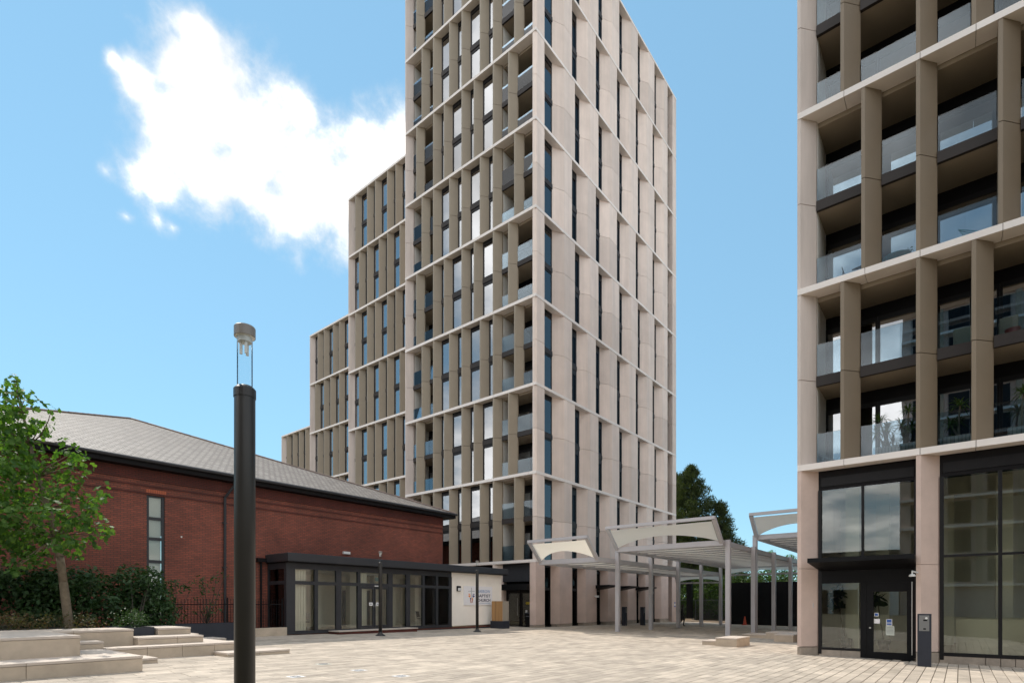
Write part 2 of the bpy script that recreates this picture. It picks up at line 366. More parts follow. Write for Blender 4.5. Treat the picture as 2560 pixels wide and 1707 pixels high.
# ------------------------------------------------------------------ facades of the two apartment blocks
NOSE, SPL, DEP, CH = .10, .40, .48, .20        # fin nose, splay, recess depth, height of a floor band
def fin_mesh(w_nose, spl, h, m):               # nose to the left, splayed face to the right
    return shared(('fin', w_nose, spl, round(h,3), m), lambda: MB().prism([(DEP+.1,0),(0,0),(0,-w_nose),(DEP,-w_nose-spl),(DEP+.1,-w_nose-spl)], 0, h).mesh('fin', m))
def window(root, axis, p, w, h, blind=None, m='glass_dark', fr=.055, mull=0):
    """A framed window. axis 'u': lies in a plane of constant x and spans y downwards from p; axis 'v': constant y, spans x."""
    def mk():
        b = MB()
        def bb(a0, a1, z0, z1, d0, d1):
            if axis == 'u': b.box(d0, d1, -a1, -a0, z0, z1)
            else: b.box(a0, a1, d0, d1, z0, z1)
        bb(0, fr, 0, h, 0, .08); bb(w-fr, w, 0, h, 0, .08); bb(fr, w-fr, 0, fr, 0, .08); bb(fr, w-fr, h-fr*2.2, h, 0, .08)
        for k in range(mull):
            x = w*(k+1)/(mull+1); bb(x-fr/2, x+fr/2, fr, h-fr*2.2, .004, .076)
        return b.mesh('window', 'frame')
    o = place('window', shared(('win', axis, round(w,3), round(h,3), fr, mull), mk), p, root)
    def mp():
        b = MB()
        if axis == 'u': b.box(.035, .047, -w+fr, -fr, fr, h-fr*2.2)
        else: b.box(fr, w-fr, .035, .047, fr, h-fr*2.2)
        return b.mesh('pane', m)
    place('pane', shared(('pane', axis, round(w,3), round(h,3), fr, m), mp), p, o)
    if blind:
        f0, f1, z0, bm = blind
        b = MB(); a0, a1 = fr+(w-2*fr)*f0, fr+(w-2*fr)*f1; n = max(3, int((a1-a0)/.09)); amp = .012
        for i in range(n):                     # folded cloth
            s0 = a0+(a1-a0)*i/n; s1 = a0+(a1-a0)*(i+1)/n; d0 = .13+amp*(i%2*2-1); d1 = .13+amp*((i+1)%2*2-1)
            q = [(s0,d0),(s1,d1)]
            if axis == 'u': V = [(d,-s,z) for z in (fr+z0*h, h-fr*2) for s, d in q]
            else: V = [(s,d,z) for z in (fr+z0*h, h-fr*2) for s, d in q]
            b.add(V, [(0,1,3,2)])
        place('curtain', b.mesh('curtain', bm), p, o)
    return o
rw = random.Random(21)
def rand_blind():
    x = rw.random()
    if x < .5: return (0, 1, 0, 'curtain')
    if x < .68: return (0, rw.uniform(.35,.7), 0, 'curtain')
    if x < .78: return (rw.uniform(.3,.6), 1, 0, 'curtain')
    if x < .84: return (0, 1, 0, 'curtain_teal')
    return None
def cornice_run(root, u0, vs, z, depth=.62, m='cornice'):
    for a, b in zip(vs[:-1], vs[1:]):
        L = a-b-.014
        if L < .03: continue
        key = ('corn', round(L,3), depth, m)
        place('floor_band', shared(key, lambda: MB().box(0, depth, -L, 0, 0, CH).mesh('floor_band', m)), (u0-.02, a-.007, z), root)

def left_front(root, u0, v_left, v_right, levels, fixed, alt, logs=(), split=True, par=0, pil='stone_grey', corner=True, blinds=True, deep=2.2, fm='bronze'):
    """A front of constant x: rows of two storeys between floor bands, splayed fins, windows or loggias behind."""
    for k, (z0, z1) in enumerate(zip(levels[:-1], levels[1:])):
        zb, zt = z0+CH+.004, z1-.004; H = zt-zb; typ = alt[(k+par) % 2]
        fins = sorted(list(fixed)+list(typ), reverse=True)
        hm = H*.5
        parts = [(0, hm-.011), (hm+.011, H-hm-.011)] if split else [(0, H)]
        for zz, hh in parts:
            place('pilaster', fin_mesh(NOSE, SPL, hh, pil), (u0, v_left, zb+zz), root)
        for v in fins:
            for zz, hh in parts: place('fin', fin_mesh(NOSE, SPL, hh, fm), (u0, v, zb+zz), root)
        edges = [v_left]+fins+[v_right+NOSE+SPL-.55 if corner else v_right]
        cornice_run(root, u0, [v_left]+[v-NOSE for v in fins]+[22.91 if corner else v_right], z0)
        for a, nxt in zip(edges[:-1], edges[1:]):
            va, vb = a-NOSE-SPL, nxt
            w = va-vb
            if w < .12: continue
            lg = [l for l in logs if l[0] >= va-.05 and l[1] <= vb+.6]
            mid = zb+H*.5-.02
            # edge of the middle floor
            place('spandrel', shared(('span', round(w,3)), lambda: MB().box(0, .12, -w, 0, 0, .34).mesh('spandrel', 'spandrel')), (u0+DEP-.05, va, mid-.17), root)
            for zlo, zhi in ((zb, mid-.17), (mid+.17, zt-.10)):
                if lg:
                    gl = shared(('bal', round(w,3)), lambda: MB().box(0, .02, -w+.02, -.02, 0, 1.08).mesh('balustrade', 'balustrade_glass'))
                    place('balustrade', gl, (u0+DEP-.03, va, zlo+.01), root)
                else:
                    window(root, 'u', (u0+DEP, va, zlo), w, zhi-zlo, rand_blind() if (blinds and w > .4) else None, fr=.10 if w > .4 else .055)
            if not lg: place('head_panel', shared(('head', round(w,3)), lambda: MB().box(0,.1,-w,0,0,.10).mesh('head_panel','dark')), (u0+DEP, va, zt-.10), root)
        for l in logs:                       # loggia slabs, side wall and back glazing
            a, b = l[0], l[1]
            mid = zb+H*.5-.02
            bx('soffit', 'soffit', root, u0+DEP+.08, u0+deep, b, a, mid-.16, mid+.16)
            bx('soffit', 'soffit', root, u0+DEP+.14, u0+deep, b, a, zt-.14, zt+CH-.02)
            bx('side_wall', 'pale_panel', root, u0+DEP+.12, u0+deep, a, a+.12, zb-.02, zt)
            for zlo, zhi in ((zb, mid-.16), (mid+.16, zt-.14)):
                n = max(1, round((a-b)/1.65)); ww = (a-b)/n
                bx('head_panel', 'dark', root, u0+deep-.02, u0+deep+.1, b, a, zhi-.42, zhi)
                for i in range(n):
                    window(root, 'u', (u0+deep-.06, a-i*ww, zlo), ww-.004, zhi-zlo-.42, (rand_blind() if rw.random() < .35 else None) if blinds else None, fr=.07)

TOW_U, TOW_V = 30.0, 22.3
tower = thing('apartment_tower', 'tall stepped apartment tower with pale stone bands and bronze fins behind the church', 'apartment block', (TOW_U, TOW_V, 0))
def pxv(px, u): return at_u(px, 1000, u).y
LV = [4.42+6*k for k in range(9)]
fx = [32.44, 29.30, 26.16]
a1 = [34.44, 31.22, 28.04, 24.73]; a2 = [33.79, 30.63, 27.43, 24.18]
LOGS = [(26.02-.36, 22.95), (35.3, 32.44)]
left_front(tower, TOW_U, 35.8, 22.56, LV, fx, (a2, a1), LOGS)
cornice_run(tower, TOW_U, [35.8, 32.3, 29.2, 26.0, 22.91], LV[8])
# stepped blocks further back
def stepped(u0, vl, vr, lev, fxp, alt_px, par=0):
    f = [pxv(p, u0) for p in fxp]; al = [[pxv(p, u0) for p in q] for q in alt_px]
    left_front(tower, u0, vl, vr, lev, f, al, (), split=False, par=par, corner=False)
    cornice_run(tower, u0, [vl]+f+[vr], lev[-1])
X7 = lambda x: 680+x/2.6133
U2, U3, U4 = 33.8, 37.1, 40.6
L2 = [7.42+6*k for k in range(7)]; L3 = [4.42+6*k for k in range(6)]; L4 = [7.42+6*k for k in range(4)]
stepped(U2, pxv(871,U2), 37.5, L2, [X7(620),X7(751)], [[X7(567),X7(697),X7(833)],[X7(543),X7(672),X7(806)]], par=0)
stepped(U3, pxv(774.5,U3), 52.0, L3, [X7(338),X7(437)], [[X7(298),X7(397)],[X7(280),X7(380)]], par=0)
stepped(U4, pxv(703.7,U4), 65.0, L4, [X7(135),X7(217)], [[X7(103),X7(187)],[X7(95),X7(175)]], par=1)
for (u0, va, vb, zt) in ((U2,35.9,pxv(871,U2),43.42),(U3,pxv(871,U2)+.02,pxv(774.5,U3),34.42),(U4,pxv(774.5,U3)+.02,pxv(703.7,U4),25.42)):
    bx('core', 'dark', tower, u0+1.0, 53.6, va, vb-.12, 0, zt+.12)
    bx('end_wall', 'stone', tower, u0+.62, 53.7, vb-.11, vb-.002, 0, zt+.16)
    bx('lower_wall', 'stone_low', tower, u0+.3, u0+1.0, va, vb-.12, 0, zt-36 if u0 == U2 else 4.4)
# main core
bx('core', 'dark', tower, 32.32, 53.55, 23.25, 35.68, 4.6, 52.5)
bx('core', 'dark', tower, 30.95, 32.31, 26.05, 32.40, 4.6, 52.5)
bx('roof', 'cornice', tower, 30.62, 53.78, 22.98, 35.7, 52.505, 52.6)
bx('end_wall', 'stone', tower, 30.62, 53.7, 35.69, 35.79, 0, 52.5)
bx('end_wall', 'stone', tower, 53.58, 53.78, 22.95, 35.68, 0, 52.5)

# right-hand front, constant y
def b_panel(key, h, s_spl, s_ridge, s_end, m='stone'):
    return shared(('bp', round(h,3), round(s_ridge-s_spl,3), round(s_end-s_spl,3), m),
        lambda: MB().prism([(0,DEP),(s_ridge-s_spl,0),(s_end-s_spl,0),(s_end-s_spl,DEP+.1),(0,DEP+.1)], 0, h).mesh('panel', m))
for k in range(8):
    z0, z1 = LV[k], LV[k+1]; zb, zt = z0+CH+.004, z1-.004; H = zt-zb; o = .4*(k % 2)
    W = [34.5+3.45*i+o for i in range(5)]+[51.7]
    pans = [(32.6, 33.5, W[0])]+[(W[i]+1.38, W[i]+2.2, W[i+1]) for i in range(5)]
    halves = [(0, H*.5-.011), (H*.5+.011, H*.5-.011)]
    for a, b, c in pans:
        for zz, hh in halves: place('panel', b_panel('p', hh, a, b, c), (a, TOW_V, zb+zz), tower)
    # corner pier and far end pier
    for zz, hh in halves:
        place('pier', shared(('pier', round(hh,3)), lambda: MB().prism([(0,.0),(.12,-.12),(1.0,-.12),(1.0,.34),(.5,.34),(0,.16)], 0, hh).mesh('pier', 'stone')), (TOW_U+.02, TOW_V+.12, zb+zz), tower)
        place('pier', shared(('pier2', round(hh,3)), lambda: MB().box(0,.9,0,.6,0,hh).mesh('pier', 'stone')), (52.9, TOW_V, zb+zz), tower)
    ops = [(31.0, 32.62)]+[(W[i], W[i]+1.38) for i in range(5)]+[(51.7, 52.9)]
    for i, (a, b) in enumerate(ops):
        mid = zb+H*.5
        place('spandrel', shared(('bspan', round(b-a,3)), lambda: MB().box(0,b-a,0,.12,0,.34).mesh('spandrel','spandrel')), (a, TOW_V+DEP-.04, mid-.17), tower)
        place('head_panel', shared(('bhead', round(b-a,3)), lambda: MB().box(0,b-a,0,.1,0,.22).mesh('head_panel','dark')), (a, TOW_V+DEP, zt-.22), tower)
        for zlo, zhi in ((zb, mid-.17), (mid+.17, zt-.22)):
            window(tower, 'v', (a, TOW_V+DEP, zlo), b-a, zhi-zlo, (.1,.8,0,'curtain') if i == 0 else ((.0,.3,0,'curtain') if rw.random() < .3 else None), m='glass_lobby' if i == 0 else 'glass_black', fr=.06 if i == 0 else .16)
for k in range(9):
    cuts = [TOW_U, 31.05, 33.5, 36.7, 40.1, 43.6, 47.0, 50.5, 53.82]
    for a, b in zip(cuts[:-1], cuts[1:]):
        place('floor_band', shared(('bb', round(b-a,2)), lambda: MB().box(.007, b-a-.007, 0, .62, 0, CH).mesh('floor_band', 'cornice')), (a-.02, TOW_V-.02, LV[k]), tower)

# ground floor of the tower
def pier_mesh(h): return shared(('gp', round(h,3)), lambda: MB().prism([(0,DEP),(.45,0),(2.1,0),(2.1,DEP+.1),(0,DEP+.1)], 0, h).mesh('pier', 'stone_low'))
W0 = [31.05, 34.6, 38.05, 41.5, 44.95, 48.4, 51.75]
zp = .12
bx('pier', 'stone_low', tower, TOW_U, 31.05, TOW_V, TOW_V+.5, zp+.02, LV[0]-.004)
bx('plinth', 'plinth_stone', tower, TOW_U-.015, 31.06, TOW_V-.015, TOW_V+.5, -.45, zp)
for i in range(6):
    a = W0[i]+1.38; place('pier', pier_mesh(LV[0]-.004-zp-.02), (a, TOW_V, zp+.02), tower)
    bx('plinth', 'plinth_stone', tower, a+.12, a+2.09, TOW_V-.015, TOW_V+.5, -.6, zp)
bx('pier', 'stone_low', tower, 52.8, 53.8, TOW_V, TOW_V+.5, -.5, LV[0]-.004)
for i, a in enumerate(W0):
    door = i in (2, 3, 4)
    w = window(tower, 'v', (a, TOW_V+DEP, -.15 if not door else -.32), 1.38, LV[0]+.1, None, m='glass_black', fr=.09, mull=0)
    bx('transom', 'frame', tower, a+.09, a+1.29, TOW_V+DEP-.01, TOW_V+DEP+.07, 2.55, 2.75)
    if door:
        c = MB(); c.hexa([(a-.15,TOW_V-1.25,2.98),(a+1.5,TOW_V-1.25,2.98),(a+1.5,TOW_V+.4,2.72),(a-.15,TOW_V+.4,2.72)],
                         [(a-.15,TOW_V-1.25,3.06),(a+1.5,TOW_V-1.25,3.06),(a+1.5,TOW_V+.4,3.06),(a-.15,TOW_V+.4,3.06)])
        c.build('door_canopy', 'black', tower)
    else: bx('plinth', 'plinth_stone', tower, a+.02, a+1.36, TOW_V+.2, TOW_V+DEP-.01, -.6, -.16)
bx('core', 'dark', tower, 31.1, 53.5, 23.5, 35.6, -.5, 4.59)
# left front at ground level: stone piers and a deep black entrance
for v in (35.8, 32.5, 29.3, 26.16):
    MB().prism([(TOW_U+DEP+.3,v),(TOW_U,v),(TOW_U,v-.12),(TOW_U+DEP,v-.62),(TOW_U+DEP+.3,v-.62)], -.4, LV[0]-.004).build('pier', 'stone', tower)
bx('entrance_header', 'anthracite', tower, TOW_U+.35, TOW_U+.6, TOW_V+.52, 25.5, 3.15, LV[0]-.02)
bx('entrance_canopy', 'black', tower, TOW_U-.35, TOW_U+.9, TOW_V+.52, 25.5, 2.55, 2.95)
for v, ww in ((25.5, 1.25), (24.2, 1.25)):
    o = window(tower, 'u', (TOW_U+.8, v, -.1), ww, 2.65, None, m='glass', fr=.1)
    MB().tube((TOW_U+.72, v-ww+.2, .75), (TOW_U+.72, v-ww+.2, 2.0), .022, n=8).build('door_handle', 'metal', o)
bx('notice', 'sticker_yellow', tower, TOW_U+.78, TOW_U+.795, 23.35, 23.75, 1.55, 1.72)
bx('notice', 'white', tower, TOW_U+.78, TOW_U+.795, 23.62, 23.78, .95, 1.15)
bx('notice', 'sticker_blue', tower, 53.35, 53.62, TOW_V-.012, TOW_V-.002, 1.62, 1.75)
bx('notice', 'white', tower, 53.35, 53.62, TOW_V-.010, TOW_V-.002, 1.40, 1.60)
bx('notice', 'sticker_blue', tower, 53.35, 53.62, TOW_V-.012, TOW_V-.002, 1.27, 1.39)
for u in (37.75, 41.2):
    c = MB(); c.tube((u, TOW_V, 2.18), (u, TOW_V-.16, 2.18), .04); c.box(u-.08, u+.22, TOW_V-.28, TOW_V-.12, 2.08, 2.24); c.build('security_camera', 'white_plastic', tower)
# ------------------------------------------------------------------ apartment block on the right
CU, CV, CEND = 20.8, 4.32, -8.9
block = thing('apartment_building', 'apartment building at the right edge with open balconies over a glazed lobby', 'apartment block', (CU, CV, -.2))
CL = [6.11+6*k for k in range(5)]
CF = [1.04, -2.26, -5.56]
left_front(block, CU, CV, CEND, CL, CF, ([3.04,-.26,-3.56,-6.86],[2.46,-.84,-4.14,-7.44]), [(3.80, CEND)], corner=False, deep=2.1, fm='bronze_dark')
cornice_run(block, CU, [CV, 1.0, -2.3, -5.6, CEND], CL[4])
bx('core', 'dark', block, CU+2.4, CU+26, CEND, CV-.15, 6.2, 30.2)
bx('side_wall', 'stone', block, CU+.55, CU+26, CV-.13, CV-.003, -.4, 30.3)
bx('side_wall', 'stone', block, CU+.55, CU+26, CEND-.12, CEND-.003, -.4, 30.3)
bx('rear_wall', 'stone', block, CU+26.002, CU+26.2, CEND, CV-.15, -.4, 30.3)
bx('roof', 'cornice', block, CU+.61, CU+26, CEND, CV-.14, 30.21, 30.33)
GU = CU+DEP
def zc(px, py, u=GU): return at_u(px, py, u).z
def vc(px, u=GU): return at_u(px, 1500, u).y
zg = -.12                                              # top of the stone plinth courses
def gpier(v, m='stone_low'):
    for z0, z1 in ((.14, 2.78), (2.792, CL[0]-.004)):
        MB().prism([(CU+DEP+.15,v),(CU,v),(CU,v-.12),(CU+DEP,v-.56),(CU+DEP+.15,v-.56)], z0, z1).build('pier', m, block)
    MB().prism([(CU+DEP+.14,v+.0),(CU-.004,v),(CU-.004,v-.125),(CU+DEP-.004,v-.57),(CU+DEP+.14,v-.57)], -.45, .115).build('plinth', 'plinth_stone', block)
for v in (CV, 1.04, -2.26, -5.56): gpier(v)
bays = [(CV-.56, 1.04), (1.04-.56, -2.26), (-2.26-.56, -5.56), (-5.56-.56, CEND)]
ztop = zc(2054, 1226)
for i, (a, b) in enumerate(bays):
    bx('header', 'dark', block, GU+.0, GU+.3, b, a, ztop, CL[0]-.003)
    bx('louvre', 'frame', block, GU-.03, GU-.002, b+.08, a-.08, ztop+.12, ztop+.42)
    bx('jamb', 'frame', block, GU-.06, GU+.06, a-.10, a, -.1, ztop)
    bx('jamb', 'frame', block, GU-.06, GU+.06, b, b+.07, -.1, ztop)
    if i == 0:
        vm = vc(2157); zd = zc(2100, 1457); zcn = zc(2100, 1428)
        bx('mullion', 'frame', block, GU-.055, GU+.055, vm-.035, vm+.035, zcn, ztop)
        bx('transom_panel', 'black', block, GU-.05, GU+.05, b+.071, a-.101, zd, zcn+.12)
        for p, q in ((a-.10, vm+.035), (vm-.035, b+.07)):
            bx('pane', 'glass_lobby', block, GU+.01, GU+.022, q, p, zcn+.12, ztop)
        bx('pane', 'glass_lobby', block, GU+.01, GU+.022, vm+.06, a-.10, .12, zd)
        bx('bottom_rail', 'frame', block, GU-.055, GU+.055, vm+.06, a-.101, .04, .12)
        bx('plinth', 'plinth_stone', block, GU-.05, GU+.1, vm+.62, a-.02, -.45, .036); bx('plinth', 'plinth_stone', block, GU-.05, GU+.1, vm+.06, vm+.61, -.45, .036)
        # entrance door
        door = bx('door', 'black', block, GU-.07, GU+.06, vm-.11, vm+.06, -.22, zd)
        v1, v2 = vc(2184), vc(2267.5); zb_, zt_ = zc(2226, 1630), zc(2226, 1478)
        D = MB(); D.box(GU-.06, GU+.04, v1, vm-.111, -.2, zd-.001); D.box(GU-.06, GU+.04, b+.071, v2, -.2, zd-.001)
        D.box(GU-.06, GU+.04, v2, v1, zt_, zd-.001); D.box(GU-.06, GU+.04, v2, v1, -.2, zb_); D.build('door_leaf', 'black', door)
        bx('pane', 'glass_lobby', door, GU-.01, GU+.002, v2, v1, zb_, zt_)
        vh = vc(2281)
        H_ = MB(); H_.tube((GU-.15, vh, .0), (GU-.15, vh, 2.28), .018, n=10); H_.tube((GU-.15, vh, .25), (GU-.05, vh, .25), .01); H_.tube((GU-.15, vh, 1.9), (GU-.05, vh, 1.9), .01)
        H_.build('pull_handle', 'metal', door)
        k = MB(); k.tube((GU-.10, vc(2176), zc(2176,1568)), (GU-.06, vc(2176), zc(2176,1568)), .028, n=14); k.build('lock', 'metal', door)
        for (x0, x1, y0, y1, m) in ((2186,2196.5,1531,1539.5,'white'),(2187.5,2195,1532.2,1538.3,'sticker_blue'),(2185,2200,1546,1557.5,'sign_white'),
                                    (2215.5,2230.5,1546.5,1562.5,'white'),(2217,2229,1547.5,1555,'sticker_blue'),(2217,2229,1557,1561,'sticker_blue'),(2214.5,2236,1563.5,1587,'paper')):
            e = .004 if m != 'sticker_blue' else .007
            bx('notice', m, door, GU-.01-e, GU-.012, vc(x1), vc(x0), zc((x0+x1)/2, y1), zc((x0+x1)/2, y0))
        for r_ in range(5):
            bx('notice_line', 'print_grey', door, GU-.0165, GU-.0145, vc(2234), vc(2217), zc(2226,1568+r_*3.4), zc(2226,1567.2+r_*3.4))
    else:
        zt2 = zc(2370, 1389); vm = (a+b)/2-.02 if i > 1 else vc(2500.5)
        for z0, z1 in ((.12, zt2-.035), (zt2+.035, ztop)):
            for p, q in ((a-.10, vm+.045), (vm-.045, b+.07)): bx('pane', 'glass_lobby', block, GU+.01, GU+.022, q, p, z0, z1)
        bx('mullion', 'frame', block, GU-.055, GU+.055, vm-.045, vm+.045, .121, ztop)
        bx('transom', 'frame', block, GU-.054, GU+.054, b+.071, a-.101, zt2-.035, zt2+.035)
        bx('bottom_rail', 'frame', block, GU-.057, GU+.057, b+.071, a-.101, .02, .12)
        for p, q in ((a, a-1.05), (a-1.06, vm), (vm-.01, vm-.32), (vm-.33, b)): bx('plinth', 'plinth_stone', block, GU-.05, GU+.1, q, p-.006, -.45, .016)
# door canopy
c = MB(); c.hexa([(CU-.8,1.02,2.93),(CU-.8,3.86,2.93),(GU-.02,3.70,2.70),(GU-.02,1.06,2.70)],[(CU-.8,1.02,3.07),(CU-.8,3.86,3.07),(GU-.02,3.70,3.10),(GU-.02,1.06,3.10)])
# keep the outer edges square
c.build('door_canopy', 'black', block)
# lobby behind the glass
bx('lobby_floor', 'interior_floor', block, GU+.06, CU+8, CEND, CV-.14, -.3, .02)
bx('lobby_ceiling', 'interior_wall', block, GU+.31, CU+8, CEND, CV-.14, 5.75, 5.95)
bx('lobby_wall', 'pale_panel', block, CU+7.9, CU+8, CEND, CV-.14, .02, 5.75)
for u, v in ((CU+2.2, 3.2), (CU+4.4, 2.5), (CU+3.0, -.9), (CU+6.2, .6)): bx('lobby_column', 'interior_wall', block, u, u+.42, v-.42, v, .02, 5.75)
bx('lobby_wall', 'interior_wall', block, CU+5.2, CU+7.9, -3.2, -3.0, .02, 5.75)
bx('reception_desk', 'interior_wall', block, CU+1.6, CU+2.2, -2.1, .1, .02, 1.12)
bx('core', 'dark', block, CU+8.01, CU+25.9, CEND, CV-.15, -.2, 6.19)
# number plate, wall sensor and camera on the piers
bx('wall_plate', 'metal', block, at_u(2032,1511,CU+.35).x-.03, CU+.37, vc(2034,CU+.35), vc(2019,CU+.35), zc(2026,1518,CU+.35), zc(2026,1506,CU+.35))
c = MB(); p = Vector((CU-.02, 1.0, zc(2296, 1431, CU)))
c.tube(p, p+Vector((-.25,.12,.04)), .025); c.tube(p+Vector((-.25,.12,.04)), p+Vector((-.25,.12,-.05)), .022); c.lathe([(.085,-.12),(.09,-.09),(.06,-.05),(.02,-.045)], p+Vector((-.25,.12,0)), 16)
c.build('security_camera', 'white_plastic', block, smooth=False)

# ------------------------------------------------------------------ buildings across the square, seen mirrored in the lobby glass
opp = thing('apartment_building', 'brown apartment block across the square, mirrored in the lobby glass', 'apartment block', (-32, -12, -.3))
bx('wall', 'stone_low', opp, -44, -32.3, -34, 5.2, -1, 36)
for k in range(11): bx('floor_band', 'cornice', opp, -32.299, -31.8, -34, 5.2, 3.4+3.1*k, 3.65+3.1*k)
for k in range(10):
    for i in range(12):
        v = 4.2-3.2*i
        place('window', shared('oppw', lambda: MB().box(0,.06,-1.9,0,0,2.3).mesh('window','frame')), (-32.299, v, 3.9+3.1*k), opp)
        place('fin', shared('oppf', lambda: MB().box(0,.4,-.5,0,0,2.84).mesh('fin','bronze')), (-32.298, v-2.3, 3.655+3.1*k), opp)
low = thing('shop_building', 'low pale flat roofed building across the square, mirrored in the lobby glass', 'building', (-32, 14, -.2))
bx('wall', 'pale_panel', low, -42, -32, 5.3, 24, -1, 6.6); bx('roof_edge', 'anthracite', low, -42.2, -31.7, 5.25, 24.2, 6.601, 7.6)
for i in range(6): bx('window', 'frame', low, -31.999, -31.9, 6.2+3*i, 8.6+3*i, .4, 3.2)
# ------------------------------------------------------------------ brick church hall
HV, HE, HU0, HU1 = 25.7, 25.2, -2.0, 24.6                # wall plane, eave line, wall ends
hall = thing('church_hall', 'dark red brick church hall with a shallow grey tiled hipped roof', 'church', (11.3, HV, .2))
EZ = 7.35; APEX = Vector((11.4, 39.1, 12.8))
wz = EZ-.28
wx0, wx1 = at_v(367,1300,HV).x, at_v(412,1300,HV).x       # tall window
wzt = at_v(390,1239,HV).z; wzb = 1.0
G0 = -.3
EXU0, EXU1, EXG, EXV = 13.1, 28.4, 23.7, 24.0             # the low extension in front
def wall(x0, x1, z0, z1): bx('wall', 'brick', hall, x0, x1, HV, HV+.35, z0, z1)
wall(HU0, wx0, G0, wz); wall(wx0, wx1, wzt, wz); wall(wx0, wx1, G0, wzb); wall(wx1, EXU0+.2, G0, wz)
wall(EXU0+.2, EXG, 3.35, wz); wall(EXG, HU1, G0, wz)
bx('wall', 'brick', hall, HU1-.35, HU1, HV+.351, 52, G0, wz); bx('wall', 'brick', hall, HU0, HU0+.35, HV+.351, 52, G0, wz)
for zz in (6.35, 6.05): bx('string_course', 'brick_red', hall, HU0-.02, HU1+.02, HV-.028, HV-.001, zz, zz+.07)
bx('eave_band', 'brick_red', hall, HU0-.01, HU1+.01, HV-.04, HV-.001, 6.6, wz-.02)
# tall window
hw = MB(); fw = .09
hw.box(wx0, wx0+fw, HV+.05, HV+.14, wzb, wzt); hw.box(wx1-fw, wx1, HV+.05, HV+.14, wzb, wzt)
zs = [at_v(390,y,HV).z for y in (1239, 1296, 1346.5, 1403)]+[2.0, wzb]
for z in zs: hw.box(wx0+fw, wx1-fw, HV+.05, HV+.14, max(wzb,z-.06), min(wzt,z+.06))
hwo = hw.build('window', 'anthracite', hall)
bx('blind', 'pale_panel', hwo, wx0+fw, wx1-fw, HV+.20, HV+.22, wzb+.1, wzt-.06)
for z1_, z0_ in zip(zs[:-1], zs[1:]): bx('pane', 'glass', hwo, wx0+fw, wx1-fw, HV+.09, HV+.10, z0_+.06 if z0_ > wzb else wzb+.06, z1_-.06)
nb = 9
for i in range(nb):                                       # soldier course over the window
    a = wx0-.03+(wx1-wx0+.08)*i/nb; bx('brick', 'lintel_brick', hall, a+.005, a+(wx1-wx0+.08)/nb-.006, HV-.02, HV+.1, wzt+.012, wzt+.235)
# pipe
px_ = at_v(560,1300,HV).x
p = MB(); p.tube((px_, HV-.10, .3), (px_, HV-.10, 6.35), .055); p.tube((px_, HV-.10, 6.35), (px_+.28, HV-.42, 6.9), .055); p.tube((px_+.28, HV-.42, 6.9), (px_+.28, HV-.42, 7.15), .055)
for z in (1.2, 3.2, 5.2): p.box(px_-.09, px_+.09, HV-.14, HV+.0, z, z+.05)
p.build('downpipe', 'anthracite', hall)
# roof: tile courses stepped up the front slope, closed at the hips
def roof_front():
    b = MB(); n = 46; e0, e1 = -2.5, 25.3
    for i in range(n):
        f0, f1 = i/n, (i+1)/n
        def pt(f, side, lift): 
            x = (e0 if side == 0 else e1)*(1-f)+APEX.x*f; return (x, HE+(APEX.y-HE)*f, EZ+(APEX.z-EZ)*f+lift)
        a, c_ = pt(f0,0,.012), pt(f0,1,.012); d, e = pt(f1,1,.0), pt(f1,0,.0)
        b.add([a, c_, d, e, pt(f0,0,0), pt(f0,1,0)], [(0,1,2,3), (4,5,1,0)])
    return b
m_, nt_, b_ = _nodes('roof_tile'); N_, L_ = nt_.nodes, nt_.links
geo = N_.new('ShaderNodeNewGeometry'); sp = N_.new('ShaderNodeSeparateXYZ'); L_.new(geo.outputs['Position'], sp.inputs[0])
co = N_.new('ShaderNodeCombineXYZ'); L_.new(sp.outputs[0], co.inputs[0])
mm = N_.new('ShaderNodeMath'); mm.operation = 'MULTIPLY_ADD'; L_.new(sp.outputs[1], mm.inputs[0]); mm.inputs[1].default_value = 1.0; mm.inputs[2].default_value = -HE; L_.new(mm.outputs[0], co.inputs[1])
br = N_.new('ShaderNodeTexBrick'); L_.new(co.outputs[0], br.inputs['Vector']); br.inputs['Scale'].default_value = 1; br.inputs['Brick Width'].default_value = .30
br.inputs['Row Height'].default_value = (APEX.y-HE)/46; br.inputs['Mortar Size'].default_value = .030
br.inputs['Color1'].default_value = (.27,.248,.23,1); br.inputs['Color2'].default_value = (.165,.150,.14,1); br.inputs['Mortar'].default_value = (.06,.05,.045,1)
L_.new(br.outputs[0], b_.inputs['Base Color']); b_.inputs['Roughness'].default_value = .7
bp = N_.new('ShaderNodeBump'); bp.invert = True; bp.inputs['Strength'].default_value = .12; bp.inputs['Distance'].default_value = .01; L_.new(br.outputs['Fac'], bp.inputs['Height']); L_.new(bp.outputs[0], b_.inputs['Normal'])
M['roof_tile'] = m_
mat('hip_tile', (.16,.115,.095), .6, .2, 4)
roof = roof_front().build('roof', 'roof_tile', hall)
b = MB(); b.add([(25.3,HE,EZ),(25.3,53,EZ),tuple(APEX),(-2.5,HE,EZ),(-2.5,53,EZ)], [(0,1,2),(3,2,4),(1,4,2)]); b.build('roof_slope', 'roof_tile', roof)
for e0 in (Vector((25.3,HE,EZ)), Vector((-2.5,HE,EZ))):
    h = MB(); n = 40
    for i in range(n):
        p0 = e0.lerp(APEX, i/n); p1 = e0.lerp(APEX, (i+1)/n); h.tube(p0+Vector((0,0,.02)), p1+Vector((0,0,.02)), .075, .068, n=8)
    h.build('hip_tiles', 'hip_tile', roof)
bx('fascia', 'dark', hall, -2.5, 25.3, HE+.02, HE+.06, EZ-.30, EZ-.01)
bx('soffit', 'dark', hall, -2.45, 25.3, HE+.06, HV-.001, EZ-.30, EZ-.27)
